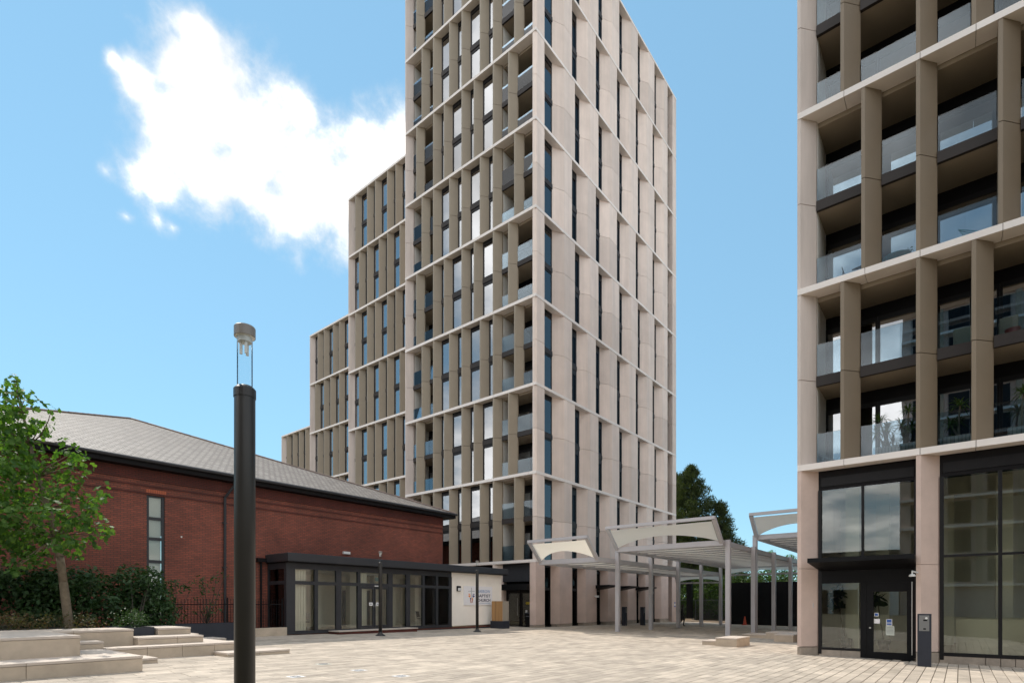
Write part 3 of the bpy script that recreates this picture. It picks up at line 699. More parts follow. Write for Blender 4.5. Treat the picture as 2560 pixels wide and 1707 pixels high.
bx('fascia', 'dark', hall, 25.24, 25.29, HE+.07, 53, EZ-.30, EZ-.01)
bx('soffit', 'dark', hall, HU1+.001, 25.24, HE+.07, 53, EZ-.295, EZ-.265)
g = MB(); g.tube((-2.5,HE-.06,EZ-.05),(25.34,HE-.06,EZ-.05),.075,n=8); g.build('gutter', 'anthracite', hall)
tag(MB().box(at_v(856,1381,HV).x, at_v(873,1381,HV).x, HV-.11, HV-.001, at_v(865,1384.5,HV).z, at_v(865,1378.5,HV).z).one('wall_light', 'white_plastic', 'small white strip light fixed on the dark brick wall', 'wall light'))
for (x, y) in ((453, 1341.5),):
    MB().box(at_v(x-1.5,y,HV).x, at_v(x+1.5,y,HV).x, HV-.05, HV-.001, at_v(x,y+2,HV).z, at_v(x,y-2,HV).z).build('vent', 'white_plastic', hall)

# ------------------------------------------------------------------ glazed extension in front of the hall
ext = thing('church_extension', 'single storey dark framed glazed extension with a cream rendered end', 'church', (EXU0, EXV, .1))
def ex(px): return at_v(640+px/3.672, 1500, EXV).x
FZ = .32                                                  # floor and sill level
RT, RB = 3.92, 3.53
zh = 3.22                                                 # head of the glazing
T0, T1 = 2.50, 2.66                                       # transom
r = MB(); r.box(EXU0-.12, EXU1+.25, EXV-.42, HV-.002, RB, RT); bevel(r.build('roof_fascia', 'anthracite', ext), .03)
bx('soffit', 'dark', ext, EXU0-.06, EXU1+.2, EXV-.36, HV-.004, RB-.03, RB-.002)
bx('head_panel', 'anthracite', ext, EXU0+.01, EXG, EXV-.02, EXV+.12, zh, RB-.031)
posts = [(320,355),(535,565),(732,780),(930,955),(1210,1250),(1375,1410),(1525,1545),(1648,1668),(1768,1795)]
ps = [(ex(a), ex(b)) for a, b in posts]; ps[0] = (EXU0, ps[0][1]); ps[-1] = (ps[-1][0], EXG)
for a, b in ps: bx('post', 'anthracite', ext, a, b, EXV-.05, EXV+.09, FZ-.06, zh)
bx('sill', 'anthracite', ext, EXU0-.02, EXG, EXV-.08, EXV+.1, FZ-.14, FZ-.061)
zdoor = 2.28
for i, ((a0, a1), (b0, b1)) in enumerate(zip(ps[:-1], ps[1:])):
    bx('transom', 'anthracite', ext, a1+.001, b0-.001, EXV-.045, EXV+.08, T0, T1)
    w = bx('window', 'anthracite', ext, a1+.001, b0-.001, EXV-.03, EXV+.06, FZ-.06, FZ+.02)
    bx('pane', 'glass', w, a1, b0, EXV+.01, EXV+.022, T1, zh)
    if i != 3: bx('pane', 'glass', w, a1, b0, EXV+.01, EXV+.022, FZ+.02, T0)
    else:
        m = (ex(1070)+ex(1095))/2
        for x0, x1 in ((a1, m-.005), (m+.005, b0)):
            d = MB(); s = .085
            d.box(x0+.01, x0+s, EXV-.035, EXV+.03, FZ+.03, T0-.005); d.box(x1-s, x1-.01, EXV-.035, EXV+.03, FZ+.03, T0-.005)
            d.box(x0+s, x1-s, EXV-.035, EXV+.03, FZ+.03, FZ+.14); d.box(x0+s, x1-s, EXV-.035, EXV+.03, T0-.13, T0-.005)
            do = d.build('door', 'anthracite', ext); bx('pane', 'glass', do, x0+s, x1-s, EXV-.005, EXV+.005, FZ+.14, T0-.13)
            xn = x1-.33 if x0 == a1 else x0+.1
            bx('notice', 'white', do, xn, xn+.23, EXV-.04, EXV-.037, 1.50, 1.66); bx('notice_line', 'print_grey', do, xn+.05, xn+.18, EXV-.043, EXV-.0405, 1.56, 1.60)
            hx = x1-.05 if x0 == a1 else x0+.05
            MB().tube((hx, EXV-.07, 1.42), (hx, EXV-.07, 1.55), .012).build('door_handle', 'metal', do)
        bx('door_closer', 'white_plastic', ext, m-.02, m+.32, EXV-.11, EXV-.051, T0+.0, T0+.05)
# left end of the extension
bx('post', 'anthracite', ext, EXU0, EXU0+.1, EXV+.091, EXV+.16, FZ-.06, RB-.03)
bx('transom', 'anthracite', ext, EXU0+.02, EXU0+.08, EXV+.16, HV-.09, T0, T1); bx('sill', 'anthracite', ext, EXU0-.01, EXU0+.1, EXV+.1, HV-.09, FZ-.14, FZ)
bx('post', 'anthracite', ext, EXU0, EXU0+.1, HV-.09, HV-.002, FZ-.06, RB-.03); bx('head_panel', 'anthracite', ext, EXU0+.01, EXU0+.09, EXV+.16, HV-.09, zh, RB-.03)
for z0, z1 in ((FZ,T0),(T1,zh)): bx('pane', 'glass', ext, EXU0+.045, EXU0+.055, EXV+.16, HV-.09, z0, z1)
# cream wall, brick plinth, step
bx('wall', 'render', ext, EXG+.001, EXU1, EXV-.02, EXV+.25, FZ-.07, RB-.032); bx('wall', 'render', ext, EXU1-.25, EXU1-.002, EXV+.251, HV+3, FZ-.07, RB-.033)
bx('brick_plinth', 'brick_orange', ext, EXU0+.02, EXU1-.01, EXV-.015, EXV+.24, .02, FZ-.142); bx('base_course', 'navy', ext, EXU0+.01, EXU1-.005, EXV-.03, EXV+.2, -.35, .10)
bx('brick_plinth', 'brick_orange', ext, EXU0+.015, EXU0+.2, EXV+.241, HV-.002, -.3, FZ-.142)
s0, s1 = at_v(848,1500,EXV-.95).x, at_v(1043,1500,EXV-.95).x
st = bx('door_step', 'brick_red', ext, s0, s1, EXV-.95, EXV-.031, -.3, .235); bevel(bx('step_top', 'concrete_cap', st, s0-.04, s1+.04, EXV-.99, EXV-.082, .237, .285), .01)
# gutter box and downpipe at the left corner
g = MB(); gx = at_v(653,1400,HV-.1).x
g.tube((gx,HV-.09,.3),(gx,HV-.09,3.55),.05,n=8); g.box(gx-.2, EXU0-.13, HV-.2, HV-.01, 3.56, 3.74); g.build('downpipe', 'dark', ext)
# room inside
RI = HV+3.0
bx('room_floor', 'interior_floor', ext, EXU0+.1, EXG-.02, EXV+.1, RI, FZ-.2, FZ-.065)
bx('room_ceiling', 'interior_wall', ext, EXU0+.1, EXG-.02, HV+.36, RI, zh+.02, zh+.1); bx('room_ceiling', 'interior_wall', ext, EXU0+.1, EXG-.02, EXV+.13, HV-.01, zh+.02, zh+.1)
bx('room_wall', 'interior_wall', ext, EXU0+.1, EXG-.02, RI, RI+.1, FZ-.06, zh+.019)
bx('room_wall', 'interior_wall', ext, EXG-.12, EXG-.021, EXV+.12, RI-.001, FZ-.06, zh+.018)
bx('room_wall', 'interior_wall', ext, EXU0+.101, EXU0+.2, HV+.36, RI-.001, FZ-.06, zh+.018)
for x, y, w in ((14.7, 26.6, .75), (16.6, 27.2, .3), (18.1, 26.3, .55), (20.1, 26.8, .28), (21.6, 27.3, .5), (22.9, 26.4, .3)): bx('room_column', 'interior_wall', ext, x, x+w, y, y+.4, FZ-.06, zh+.018)
for x, y, w in ((15.75, 28.55, .8), (19.2, 28.6, .9), (20.7, 28.6, .7)): bx('inner_door', 'interior_dark', ext, x, x+w, y, y+.06, FZ-.06, 2.4)
for x, y, w in ((13.75, 24.32, .55), (17.35, 24.32, .45)): 
    b = MB(); n = 8
    for i in range(n): b.box(x+w*i/n, x+w*(i+1)/n-.012, y+.02*(i%2), y+.03+.02*(i%2), FZ, zh-.02)
    b.build('curtain', 'interior_wall', ext)
bx('ceiling_unit', 'white_plastic', ext, 18.3, 19.1, 25.0, 25.6, zh-.06, zh+.018)
tag(MB().box(18.65, 19.05, 24.75, 24.78, 2.83, 3.02).one('exit_sign', 'curtain_teal', 'green exit sign hanging behind the glass above the doors', 'sign'))
# chairs inside
def chair(u, v, rz, label, m='chair_black'):
    t = thing('chair', label, 'chair', (u, v, FZ-.065))
    def pt(x, y, z): return Vector((u+x*math.cos(rz)-y*math.sin(rz), v+x*math.sin(rz)+y*math.cos(rz), FZ-.065+z))
    def slab(name, x0, x1, y0, y1, z0, z1, lean=0):
        b = MB(); b.hexa([pt(x0,y0,z0),pt(x1,y0,z0),pt(x1,y1,z0),pt(x0,y1,z0)],[pt(x0,y0+lean,z1),pt(x1,y0+lean,z1),pt(x1,y1+lean,z1),pt(x0,y1+lean,z1)]); bevel(b.build(name, m, t), .015)
    slab('seat', -.22,.22,-.22,.22,.43,.48); slab('backrest', -.21,.21,.2,.24,.55,.9,.09)
    for x in (-.19,.19):
        for y in (-.19,.19): MB().tube(pt(x,y,0), pt(x*.95,y*.95,.43), .012, n=6).build('leg', 'metal', t)
        MB().tube(pt(x,.2,.45), pt(x,.28,.6), .012, n=6).build('back_support', 'metal', t)
chair(14.45, 24.75, R(160), 'pale fabric chair inside the glazing at the left end of the extension', 'rattan')
chair(22.05, 24.8, R(75), 'black chair behind the third glass panel from the cream wall')
chair(23.15, 24.75, R(-60), 'black chair behind the glass panel beside the cream wall')

# church name board, wall lantern
SZ = lambda px, py: at_v(px, py, EXV-.02)
a = SZ(1158.5, 1512); b_ = SZ(1229, 1466)
sign = thing('name_board', 'white church name board with blue lettering on the cream wall', 'sign', (a.x, EXV-.02, a.z))
SW = b_.x-a.x; SH = SZ(1194,1465).z-SZ(1194,1512).z
bevel(bx('board', 'sign_white', sign, a.x, a.x+SW, EXV-.07, EXV-.021, a.z, a.z+SH), .004)
yb = EXV-.0735
def lettering(name, s, x, z, w, h, m, bold=0.0):
    cu = bpy.data.curves.new('t', 'FONT'); cu.body = s; cu.size = 1; cu.extrude = .004; cu.offset = bold; cu.resolution_u = 3
    ob = bpy.data.objects.new('t', cu); COL.objects.link(ob); bpy.context.view_layer.update()
    me = bpy.data.meshes.new_from_object(ob.evaluated_get(bpy.context.evaluated_depsgraph_get())); bpy.data.objects.remove(ob)
    xs = [v.co.x for v in me.vertices]; ys = [v.co.y for v in me.vertices]; kx = w/(max(xs)-min(xs)); ky = h/(max(ys)-min(ys)); x0, y0 = min(xs), min(ys)
    for v in me.vertices: v.co = ((v.co.x-x0)*kx, -v.co.z*.5, (v.co.y-y0)*ky)
    me.name = name; me.materials.clear(); me.materials.append(M[m]); return place(name, me, (x, yb, z), sign)
lx = a.x+SW*.455; lw = SW*.475
lettering('lettering', 'HARROW', lx, a.z+SH*.655, lw*.985, SH*.165, 'text_blue', -.004)
lettering('lettering', 'BAPTIST', lx, a.z+SH*.42, lw, SH*.16, 'text_navy', .016)
lettering('lettering', 'CHURCH', lx, a.z+SH*.185, lw, SH*.16, 'text_navy', .016)
lettering('lettering', 'www.harrowbaptistchurch.org.uk', lx, a.z+SH*.085, lw, SH*.04, 'text_blue', 0)
def flat(name, pts, m, e=0.0):
    n = len(pts); b = MB(); P = [(a.x+SW*x, yb+.0015-e, a.z+SH*z) for x, z in pts]; Q = [(p[0], p[1]+.003, p[2]) for p in P]
    b.add(P+Q, [tuple(range(n)), tuple(range(2*n-1,n-1,-1))]+[(i,n+i,n+(i+1)%n,(i+1)%n) for i in range(n)]); return b.build(name, m, sign)
cx = .255
flat('cross', [(cx-.012,.30),(cx+.012,.30),(cx+.012,.92),(cx-.012,.92)], 'logo_grey'); flat('cross', [(cx-.11,.715),(cx+.11,.715),(cx+.11,.745),(cx-.11,.745)], 'logo_grey', .001)
for sgn, m1, m2 in ((-1,'logo_orange','logo_navy'),(1,'logo_navy','logo_orange')):
    q = lambda L: [(cx+sgn*x, z) for x, z in (L if sgn > 0 else L[::-1])]
    flat('emblem', [(cx+sgn*.082+.020*math.cos(t*math.pi/6), .575+.036*math.sin(t*math.pi/6)) for t in range(12)], m1, .001)
    flat('emblem', q([(.035,.46),(.045,.62),(.055,.53),(.085,.50),(.135,.495),(.085,.445),(.05,.385)]), m1, .001)
    flat('emblem', q([(.006,.12),(.035,.14),(.055,.40),(.02,.38)]), m2, .0015)
    flat('emblem', q([(.02,.13),(.034,.15),(.052,.33),(.04,.33)]), m1, .0025)
q0 = SZ(1140.5, 1477); q1 = SZ(1150.5, 1464)
wl = thing('wall_lantern', 'black bulkhead lamp with grey lens on the cream wall left of the name board', 'wall light', (q0.x, EXV-.02, q0.z))
bevel(bx('housing', 'black', wl, q0.x, q1.x, EXV-.12, EXV-.021, q0.z, q1.z), .05, 3)
bevel(bx('lens', 'white_plastic', wl, q0.x+.05, q1.x-.015, EXV-.15, EXV-.10, q0.z+.03, q1.z-.12), .03, 3)
# ------------------------------------------------------------------ ground
gr = MB(); gr.add([(-300,-300,gz(-300,-300)-.045),(500,-300,gz(500,-300)-.045),(500,500,gz(500,500)-.045),(-300,500,gz(-300,500)-.045)], [(0,1,2,3)])
ground = gr.build('ground', 'joint'); tag(ground, kind='structure')
plaza = MB(); P0 = [(-14,-22),(62,-22),(62,26),(-14,26)]
plaza.add([(u,v,gz(u,v)-.035) for u,v in P0], [(0,1,2,3)]); plaza = tag(plaza.build('paving', 'joint'), kind='structure')
ROT = (math.atan(SLOPE*CB), math.atan(SLOPE*SB), 0)
def slab_mesh(L):
    w, c, h = .219, .006, .035
    def mk():
        b = MB(); x, y = L/2, w/2
        b.add([(-x,-y,-h),(x,-y,-h),(x,y,-h),(-x,y,-h),(-x,-y,-c),(x,-y,-c),(x,y,-c),(-x,y,-c),(-x+c,-y+c,0),(x-c,-y+c,0),(x-c,y-c,0),(-x+c,y-c,0)],
              [(0,1,5,4),(1,2,6,5),(2,3,7,6),(3,0,4,7),(4,5,9,8),(5,6,10,9),(6,7,11,10),(7,4,8,11),(8,9,10,11)])
        return b.mesh('paving_slab', 'paving')
    return shared(('slab', L), mk)
LENS = [.39, .49, .59, .69, .79]; rs = random.Random(4); slabs = []
solid = [(TOW_U+.3, 54, TOW_V+.3, 40), (CU+.45, 40, CEND, CV-.3), (HU0, 24, HV, 60), (EXU0+.2, EXU1, EXV+.1, 30)]
nrow = int((26+22)/.232)
for j in range(nrow):
    v = -22+(j+.5)*.232; u = -14+rs.uniform(0,.6)
    while u < 61:
        L = rs.choice(LENS); c = u+L/2; u += L+.012
        px, py, z = project((c, v, gz(c, v)))
        if z < 5 or px < -500 or px > 3000 or z > 62: continue
        if any(x0 < c < x1 and y0 < v < y1 for x0, x1, y0, y1 in solid): continue
        vis = -40 < px < 2600 and py < 1730
        slabs.append((z if vis else z+100, c, v, L))
slabs.sort()
dz = lambda: rs.uniform(-.0025, .0025)
for z, c, v, L in slabs[:300]:
    o = place('paving_slab', slab_mesh(L), (c, v, gz(c, v)+dz()), plaza); o.rotation_euler = ROT
V_ = []; F_ = []
for z, c, v, L in slabs[300:]:
    me = slab_mesh(L); n = len(V_); e = dz()
    for p in me.vertices: V_.append((c+p.co.x, v+p.co.y, gz(c+p.co.x, v+p.co.y)+p.co.z+e))
    F_ += [tuple(i+n for i in p.vertices) for p in me.polygons]
me = bpy.data.meshes.new('paving_field'); me.from_pydata(V_, [], F_); me.materials.append(M['paving']); me.update()
tag(place('paving_field', me, (0,0,0), plaza), kind='stuff')

# ------------------------------------------------------------------ terraced concrete seats on the left
def seat(u0, u1, v0, v1, z0, z1, label, joints=(), cap=True):
    """A block of honed concrete: body panels with open joints under a thin capping."""
    zb = z0+min(gz(u,v) for u in (u0,u1) for v in (v0,v1)); g = gz((u0+u1)/2, v0); zt = g+z1
    t = thing('seat_block', label, 'stone seat', ((u0+u1)/2, (v0+v1)/2, zb), 'terraced stone seats')
    cuts = [u0]+list(joints)+[u1]
    for a, b in zip(cuts[:-1], cuts[1:]):
        bevel(bx('side_panel', 'concrete', t, a+(.004 if a > u0 else 0), b-(.004 if b < u1 else 0), v0+.004, v1-.004, zb-(.06 if z0 == 0 else 0), zt-.062), .004, 1)
    for a, b in zip(cuts[:-1], cuts[1:]):
        bevel(bx('capping', 'concrete_cap', t, a+(.003 if a > u0 else -.006), b-(.003 if b < u1 else -.006), v0-.006, v1+.006, zt-.056, zt), .005, 1)
    return t
seat(-2.0, 4.30, 13.97, 16.85, 0, .31, 'lowest and nearest wide stone seat at the bottom left corner', (-.4, 1.2, 2.35))
seat(-2.0, 3.43, 15.02, 17.68, .312, .74, 'tall stone seat at the left edge standing on the lowest one', (-.3, 1.5))
seat(3.44, 4.34, 16.9, 17.66, .0, .49, 'small stone step between the tall left seat and the long seat behind')
seat(1.5, 5.23, 17.7, 19.2, 0, .735, 'upper stone seat wall in front of the planting bed under the tree', (3.9,))
seat(4.36, 7.7, 16.7, 17.3, 0, .335, 'long low stone seat running behind the lamp post', (5.25, 6.1, 6.95))
seat(5.24, 7.6, 17.31, 20.6, 0, .333, 'wide stone platform behind the long low seat', (6.4,))
seat(5.24, 6.9, 17.35, 18.3, .335, .535, 'narrow stone step set on the stone platform', (6.2,))
seat(6.04, 6.92, 18.32, 20.2, .335, .735, 'square topmost stone block beside the black planter box')
seat(6.93, 7.25, 18.6, 19.6, .335, .52, 'tiny stone step at the right side of the topmost block')
seat(7.65, 8.75, 20.1, 21.2, 0, .24, 'flat stone slab in front of the long black planter')
seat(6.9, 8.72, 15.75, 16.65, 0, .125, 'flat stone slab lying on the paving right of the lamp post', (7.8,))
seat(4.31, 5.1, 15.5, 16.4, 0, .13, 'low stone step at the end of the nearest seat')
# stone seats by the canopies
def seat2(u0, u1, v0, v1, h, label): return seat(u0, u1, v0, v1, 0, h, label)
p = at_ground(1842, 1617); q = at_ground(1788, 1614.5)
seat2(p.x, p.x+1.75, p.y, p.y+.84, .36, 'square stone seat block at the foot of the canopy post')
seat2(p.x+.3, p.x+1.3, p.y+.86, p.y+1.5, .2, 'low stone step joined to the square seat block by the canopy')
p = at_ground(1984, 1605)
seat2(p.x-.05, p.x+1.7, p.y, p.y+.84, .36, 'stone seat block close to the corner of the right building')
seat2(p.x+2.3, p.x+3.9, p.y-.1, p.y+1.79, .36, 'stone seat block behind the one near the right building')
seat2(p.x+2.5, p.x+3.9, p.y+1.81, p.y+3.0, .2, 'low stone slab left of the rear seat block under the canopy')

# ------------------------------------------------------------------ lamp posts
def lamp(u, v, label):
    g = gz(u, v); t = thing('lamp_post', label, 'lamp post', (u, v, g), 'slim lamp posts')
    def L_(name, prof, m, n=28): return MB().lathe(prof, (u,v,g), n).build(name, m, t, smooth=True)
    s = MB().lathe([(.235,-.03),(.235,.012),(.20,.05),(.13,.09),(.10,.13),(.088,.20)], (u,v,g), 28).build('base', 'lamp_paint', t, smooth=False)
    L_('shaft', [(.0845,.16),(.0845,3.345),(.0835,3.355)], 'lamp_paint', 32)
    MB().lathe([(.090,3.345),(.090,3.415),(.078,3.430),(.060,3.445)], (u,v,g), 32).build('collar', 'lamp_paint', t)
    MB().lathe([(.062,3.446),(.062,3.865)], (u,v,g), 32, caps=False).build('glass_tube', 'lamp_glass', t, smooth=True)
    MB().lathe([(.055,3.825),(.062,3.865),(.080,3.870)], (u,v,g), 32).build('reflector', 'white_plastic', t)
    for k in range(3):
        a = k*2.1+.4; MB().tube((u+.03*math.cos(a), v+.03*math.sin(a), g+3.725), (u+.03*math.cos(a), v+.03*math.sin(a), g+3.845), .013, n=8).build('light_rod', 'white_plastic', t)
    MB().lathe([(.086,3.871),(.086,3.95),(.080,3.958)], (u,v,g), 32).build('cap', 'lamp_cap', t)
    return t
lamp(2.25, 4.81, 'dark lamp post close to the camera, the tallest one in the picture')
p = at_ground(951, 1588.5); lamp(p.x, p.y, 'dark lamp post in front of the glazed church doors')
p = at_ground(1193, 1578.5); lamp(p.x, p.y, 'dark lamp post in front of the church name board')

# ------------------------------------------------------------------ steel and fabric canopies
def fabric_patch(A, B, C, D, sag=.12, nu=10, nv=4, scoop=0.0):
    """Cloth between four corners; the edge C-D is cut in an arc by scoop."""
    A, B, C, D = map(Vector, (A,B,C,D)); b = MB(); n = (B-A).cross(D-A).normalized(); V = []
    for j in range(nv+1):
        for i in range(nu+1):
            s = i/nu; t = j/nv; t *= 1-scoop*4*s*(1-s)
            p = A.lerp(B, s).lerp(D.lerp(C, s), t); V.append(p - n*sag*math.sin(math.pi*s)*math.sin(math.pi*min(1,t)))
    V2 = [p+n*.004 for p in V]; k = (nu+1)*(nv+1)
    fs = [(j*(nu+1)+i, j*(nu+1)+i+1, (j+1)*(nu+1)+i+1, (j+1)*(nu+1)+i) for j in range(nv) for i in range(nu)]
    return b.add(V+V2, fs+[tuple(k+i for i in f[::-1]) for f in fs])
def canopy(u0, u1, v0, v1, z, label, posts=(), hood=(1.15,1.17), rear=(-.3,-.75), n=14):
    t = thing('canopy', label, 'canopy', (u0, v0, gz(u0,v0)), 'steel and fabric canopies')
    s = 'steel_paint'
    for v in (v0, v1): bx('side_beam', s, t, u0+.12, u1, v-.08, v+.08, z-.28, z)
    bx('end_beam', s, t, u0-.03, u0+.12, v0-.08, v1+.08, z-.28, z); bx('end_beam', s, t, u1+.001, u1+.15, v0-.08, v1+.08, z-.28, z)
    st = (u1-u0-.12)/n
    for i in range(1, n): bx('rafter', s, t, u0+.12+st*i-.05, u0+.12+st*i+.05, v0+.081, v1-.081, z-.19, z-.05)
    for i in range(n):
        a, b = u0+.12+st*i+.06, u0+.12+st*(i+1)-.06
        fabric_patch((a,v0+.1,z-.1),(a,v1-.1,z-.1),(b,v1-.1,z-.1),(b,v0+.1,z-.1), -.10, 8, 2).build('fabric_strip', 'fabric', t, smooth=True)
    # raised hood at the front end
    du, dzz = hood
    for v in (v0, v1): MB().bar((u0+.04,v,z-.16),(u0-du,v,z-.16+dzz), .16, .2, (0,1,0)).build('hood_arm', s, t)
    MB().bar((u0-du-.02,v0-.08,z-.12+dzz),(u0-du-.02,v1+.08,z-.12+dzz), .2, .16).build('hood_rail', s, t)
    k0, k1 = .1, .86
    lo = lambda v: (u0-du*k0, v, z-.16+dzz*k0); hi = lambda v: (u0-du*.93, v, z-.2+dzz*.93)
    fabric_patch(hi(v1-.14), hi(v0+.14), lo(v0+.14), lo(v1-.14), .05, 18, 6, .52).build('hood_fabric', 'fabric', t, smooth=True)
    if rear:
        ru, rz = rear
        for v in (v0, v1): MB().bar((u1+.1,v,z-.2),(u1-ru,v,z-.2+rz), .12, .16, (0,1,0)).build('hood_arm', s, t)
        MB().bar((u1-ru,v0-.06,z-.2+rz),(u1-ru,v1+.06,z-.2+rz), .16, .14).build('hood_rail', s, t)
        fabric_patch((u1+.12,v0+.14,z-.26),(u1+.12,v1-.14,z-.26),(u1-ru*.8,v1-.14,z-.26+rz*.7),(u1-ru*.8,v0+.14,z-.26+rz*.7), .05, 14, 4, .5).build('hood_fabric', 'fabric', t, smooth=True)
    for u, v, zz in posts:
        bx('post', s, t, u-.115, u+.115, v-.115, v+.115, gz(u,v)-.05, zz)
    return t
UP = [29.8+4.6*i for i in range(5)]
canopy(27.7, 48.6, 16.20, 20.2, 4.28, 'lower steel canopy with cream fabric running along the tower front', (), (1.15,1.17), (-.35,-.62), 13)
canopy(29.35, 49.5, 9.70, 16.0-.20, 4.93, 'largest steel canopy with cream fabric hood in the middle of the square',
       [(u, 16.0, 4.96) for u in UP]+[(u, 9.5, 4.96) for u in UP], (1.15,1.15), (-.3,-.62), 15)
canopy(34.6, 50.5, 4.75, 9.38, 5.66, 'highest steel canopy partly hidden by the right building', [(34.62,9.47,5.66)]+[(34.4+4.6*i, 4.64, 5.66) for i in range(4)], (1.15,1.2), None, 12)

# ------------------------------------------------------------------ small things on the square
p = at_ground(2310.5, 1665.5)
ip = thing('intercom_post', 'tall dark intercom post with steel panel in front of the lobby door', 'intercom post', (p.x, p.y, gz(p.x,p.y)))
zt = at_ground(2310, 1665).z; zt = EYE-(1533.5-HOR)/F*(CB*p.x+SB*p.y)
bevel(bx('body', 'navy', ip, p.x-.02, p.x+.28, p.y-.155, p.y+.155, gz(p.x,p.y)-.03, zt), .008)
bx('panel', 'panel_steel', ip, p.x-.026, p.x-.0205, p.y-.115, p.y+.115, zt-.48, zt-.04)
c = MB(); c.tube((p.x-.035, p.y-.05, zt-.12), (p.x-.027, p.y-.05, zt-.12), .03, n=14); c.build('camera_lens', 'white_plastic', ip)
bx('speaker_slot', 'black', ip, p.x-.030, p.x-.0265, p.y-.07, p.y+.02, zt-.20, zt-.16); bx('reader', 'black', ip, p.x-.030, p.x-.0265, p.y-.04, p.y+.02, zt-.44, zt-.40)
for (px, py, w, lab) in ((1565.5,1563,.34,'dark intercom post beside the second tower door'),(1611,1562,.34,'dark intercom post beside the third tower door')):
    p = at_ground(px, py); g = gz(p.x,p.y)
    t = thing('intercom_post', lab, 'intercom post', (p.x,p.y,g), 'intercom posts at the tower doors')
    bevel(bx('body', 'navy', t, p.x-w/2, p.x+w/2, p.y, p.y+.3, g-.02, g+1.48), .01); bx('panel', 'panel_steel', t, p.x-.1, p.x+.1, p.y-.006, p.y-.001, g+1.0, g+1.4)
# litter bin in the tower entrance
p = at_ground(1325, 1566.5); g = gz(p.x,p.y)
t = thing('litter_bin', 'black wheeled bin standing in the dark tower entrance', 'bin', (p.x,p.y,g))
b = MB(); b.hexa([(p.x-.2,p.y-.24,g+.05),(p.x+.2,p.y-.24,g+.05),(p.x+.2,p.y+.24,g+.05),(p.x-.2,p.y+.24,g+.05)],[(p.x-.27,p.y-.29,g+.92),(p.x+.27,p.y-.29,g+.92),(p.x+.27,p.y+.29,g+.92),(p.x-.27,p.y+.29,g+.92)]); b.build('body', 'black', t)
b = MB(); b.hexa([(p.x-.30,p.y-.31,g+.925),(p.x+.30,p.y-.31,g+.925),(p.x+.30,p.y+.31,g+.925),(p.x-.30,p.y+.31,g+.925)],[(p.x-.27,p.y-.26,g+.98),(p.x+.25,p.y-.26,g+1.04),(p.x+.25,p.y+.26,g+1.04),(p.x-.27,p.y+.26,g+.98)]); b.build('lid', 'chair_black', t)
for y in (-.2,.2): MB().tube((p.x+.2,p.y+y-.04,g+.09),(p.x+.2,p.y+y+.04,g+.09),.09,n=14).build('wheel', 'chair_black', t)
bx('label_strip', 'print_grey', t, p.x-.275, p.x-.262, p.y-.15, p.y+.15, g+.72, g+.78)
# timber screen on a dark planter base, at the end of the cream wall
p = at_ground(1254, 1570.5); p2 = at_ground(1284, 1571); g = gz(p.x,p.y)
t = thing('timber_planter', 'timber boarded box on a dark base beside the cream wall', 'planter', (p.x+.6, p.y+.3, g))
x0, y0 = p.x, p.y; x1, y1 = p.x+.62, p.y+.9
bevel(bx('base', 'navy', t, x0-.03, x1+.03, y0-.12, y1+.03, g-.03, g+.48), .01)
n = 7
for i in range(n):
    a = y0-.06+(y1-y0)*i/n; bevel(bx('board', 'timber', t, x0, x0+.03, a+.003, a+(y1-y0)/n-.003, g+.482, g+1.75), .004, 1)
for i in range(4):
    a = x0+.032+(x1-x0-.032)*i/4; bevel(bx('board', 'timber_grey', t, a+.003, a+(x1-x0)/4-.006, y0-.085, y0-.055, g+.482, g+1.74), .004, 1)
bx('top_board', 'timber', t, x0+.031, x1-.01, y0-.05, y1-.1, g+1.70, g+1.74)
# square floor stickers
for i, (px, py, dark, lab) in enumerate(((739.5,1690.5,0,'white square floor sticker nearest the lamp post, left of the others'),(897.5,1674.5,0,'white square floor sticker in the middle of the paved area'),
        (1002.5,1689,0,'white square floor sticker furthest to the right'),(808,1659,1,'worn dark floor sticker furthest from the camera'))):
    p = at_ground(px, py); g = gz(p.x,p.y)
    t = thing('floor_sticker', lab, 'floor sticker', (p.x,p.y,g), 'floor stickers on the paving')
    s = .15; b = MB(); b.add([(x,y,gz(x,y)+.0045) for x,y in ((p.x-s,p.y-s),(p.x+s,p.y-s),(p.x+s,p.y+s),(p.x-s,p.y+s))], [(0,1,2,3)]); b.build('sheet', 'paper' if dark else 'white', t)
    for k in range(3):
        b = MB(); r = .05+.03*k; n = 20; V = []
        for j in range(n):
            a = 2*math.pi*j/n
            for rr in (r-.011, r+.004): V.append((p.x+rr*math.cos(a), p.y+rr*math.sin(a), gz(p.x+rr*math.cos(a), p.y+rr*math.sin(a))+.0065))
        b.add(V, [(2*j, 2*j+1, (2*j+3)%(2*n), (2*j+2)%(2*n)) for j in range(n)]); b.build('print', 'print_grey', t)
    if dark: b = MB(); b.lathe([(.12,0),(.12,.001)], (p.x,p.y,g+.0075), 16); b.build('wear_patch', 'print_grey', t)
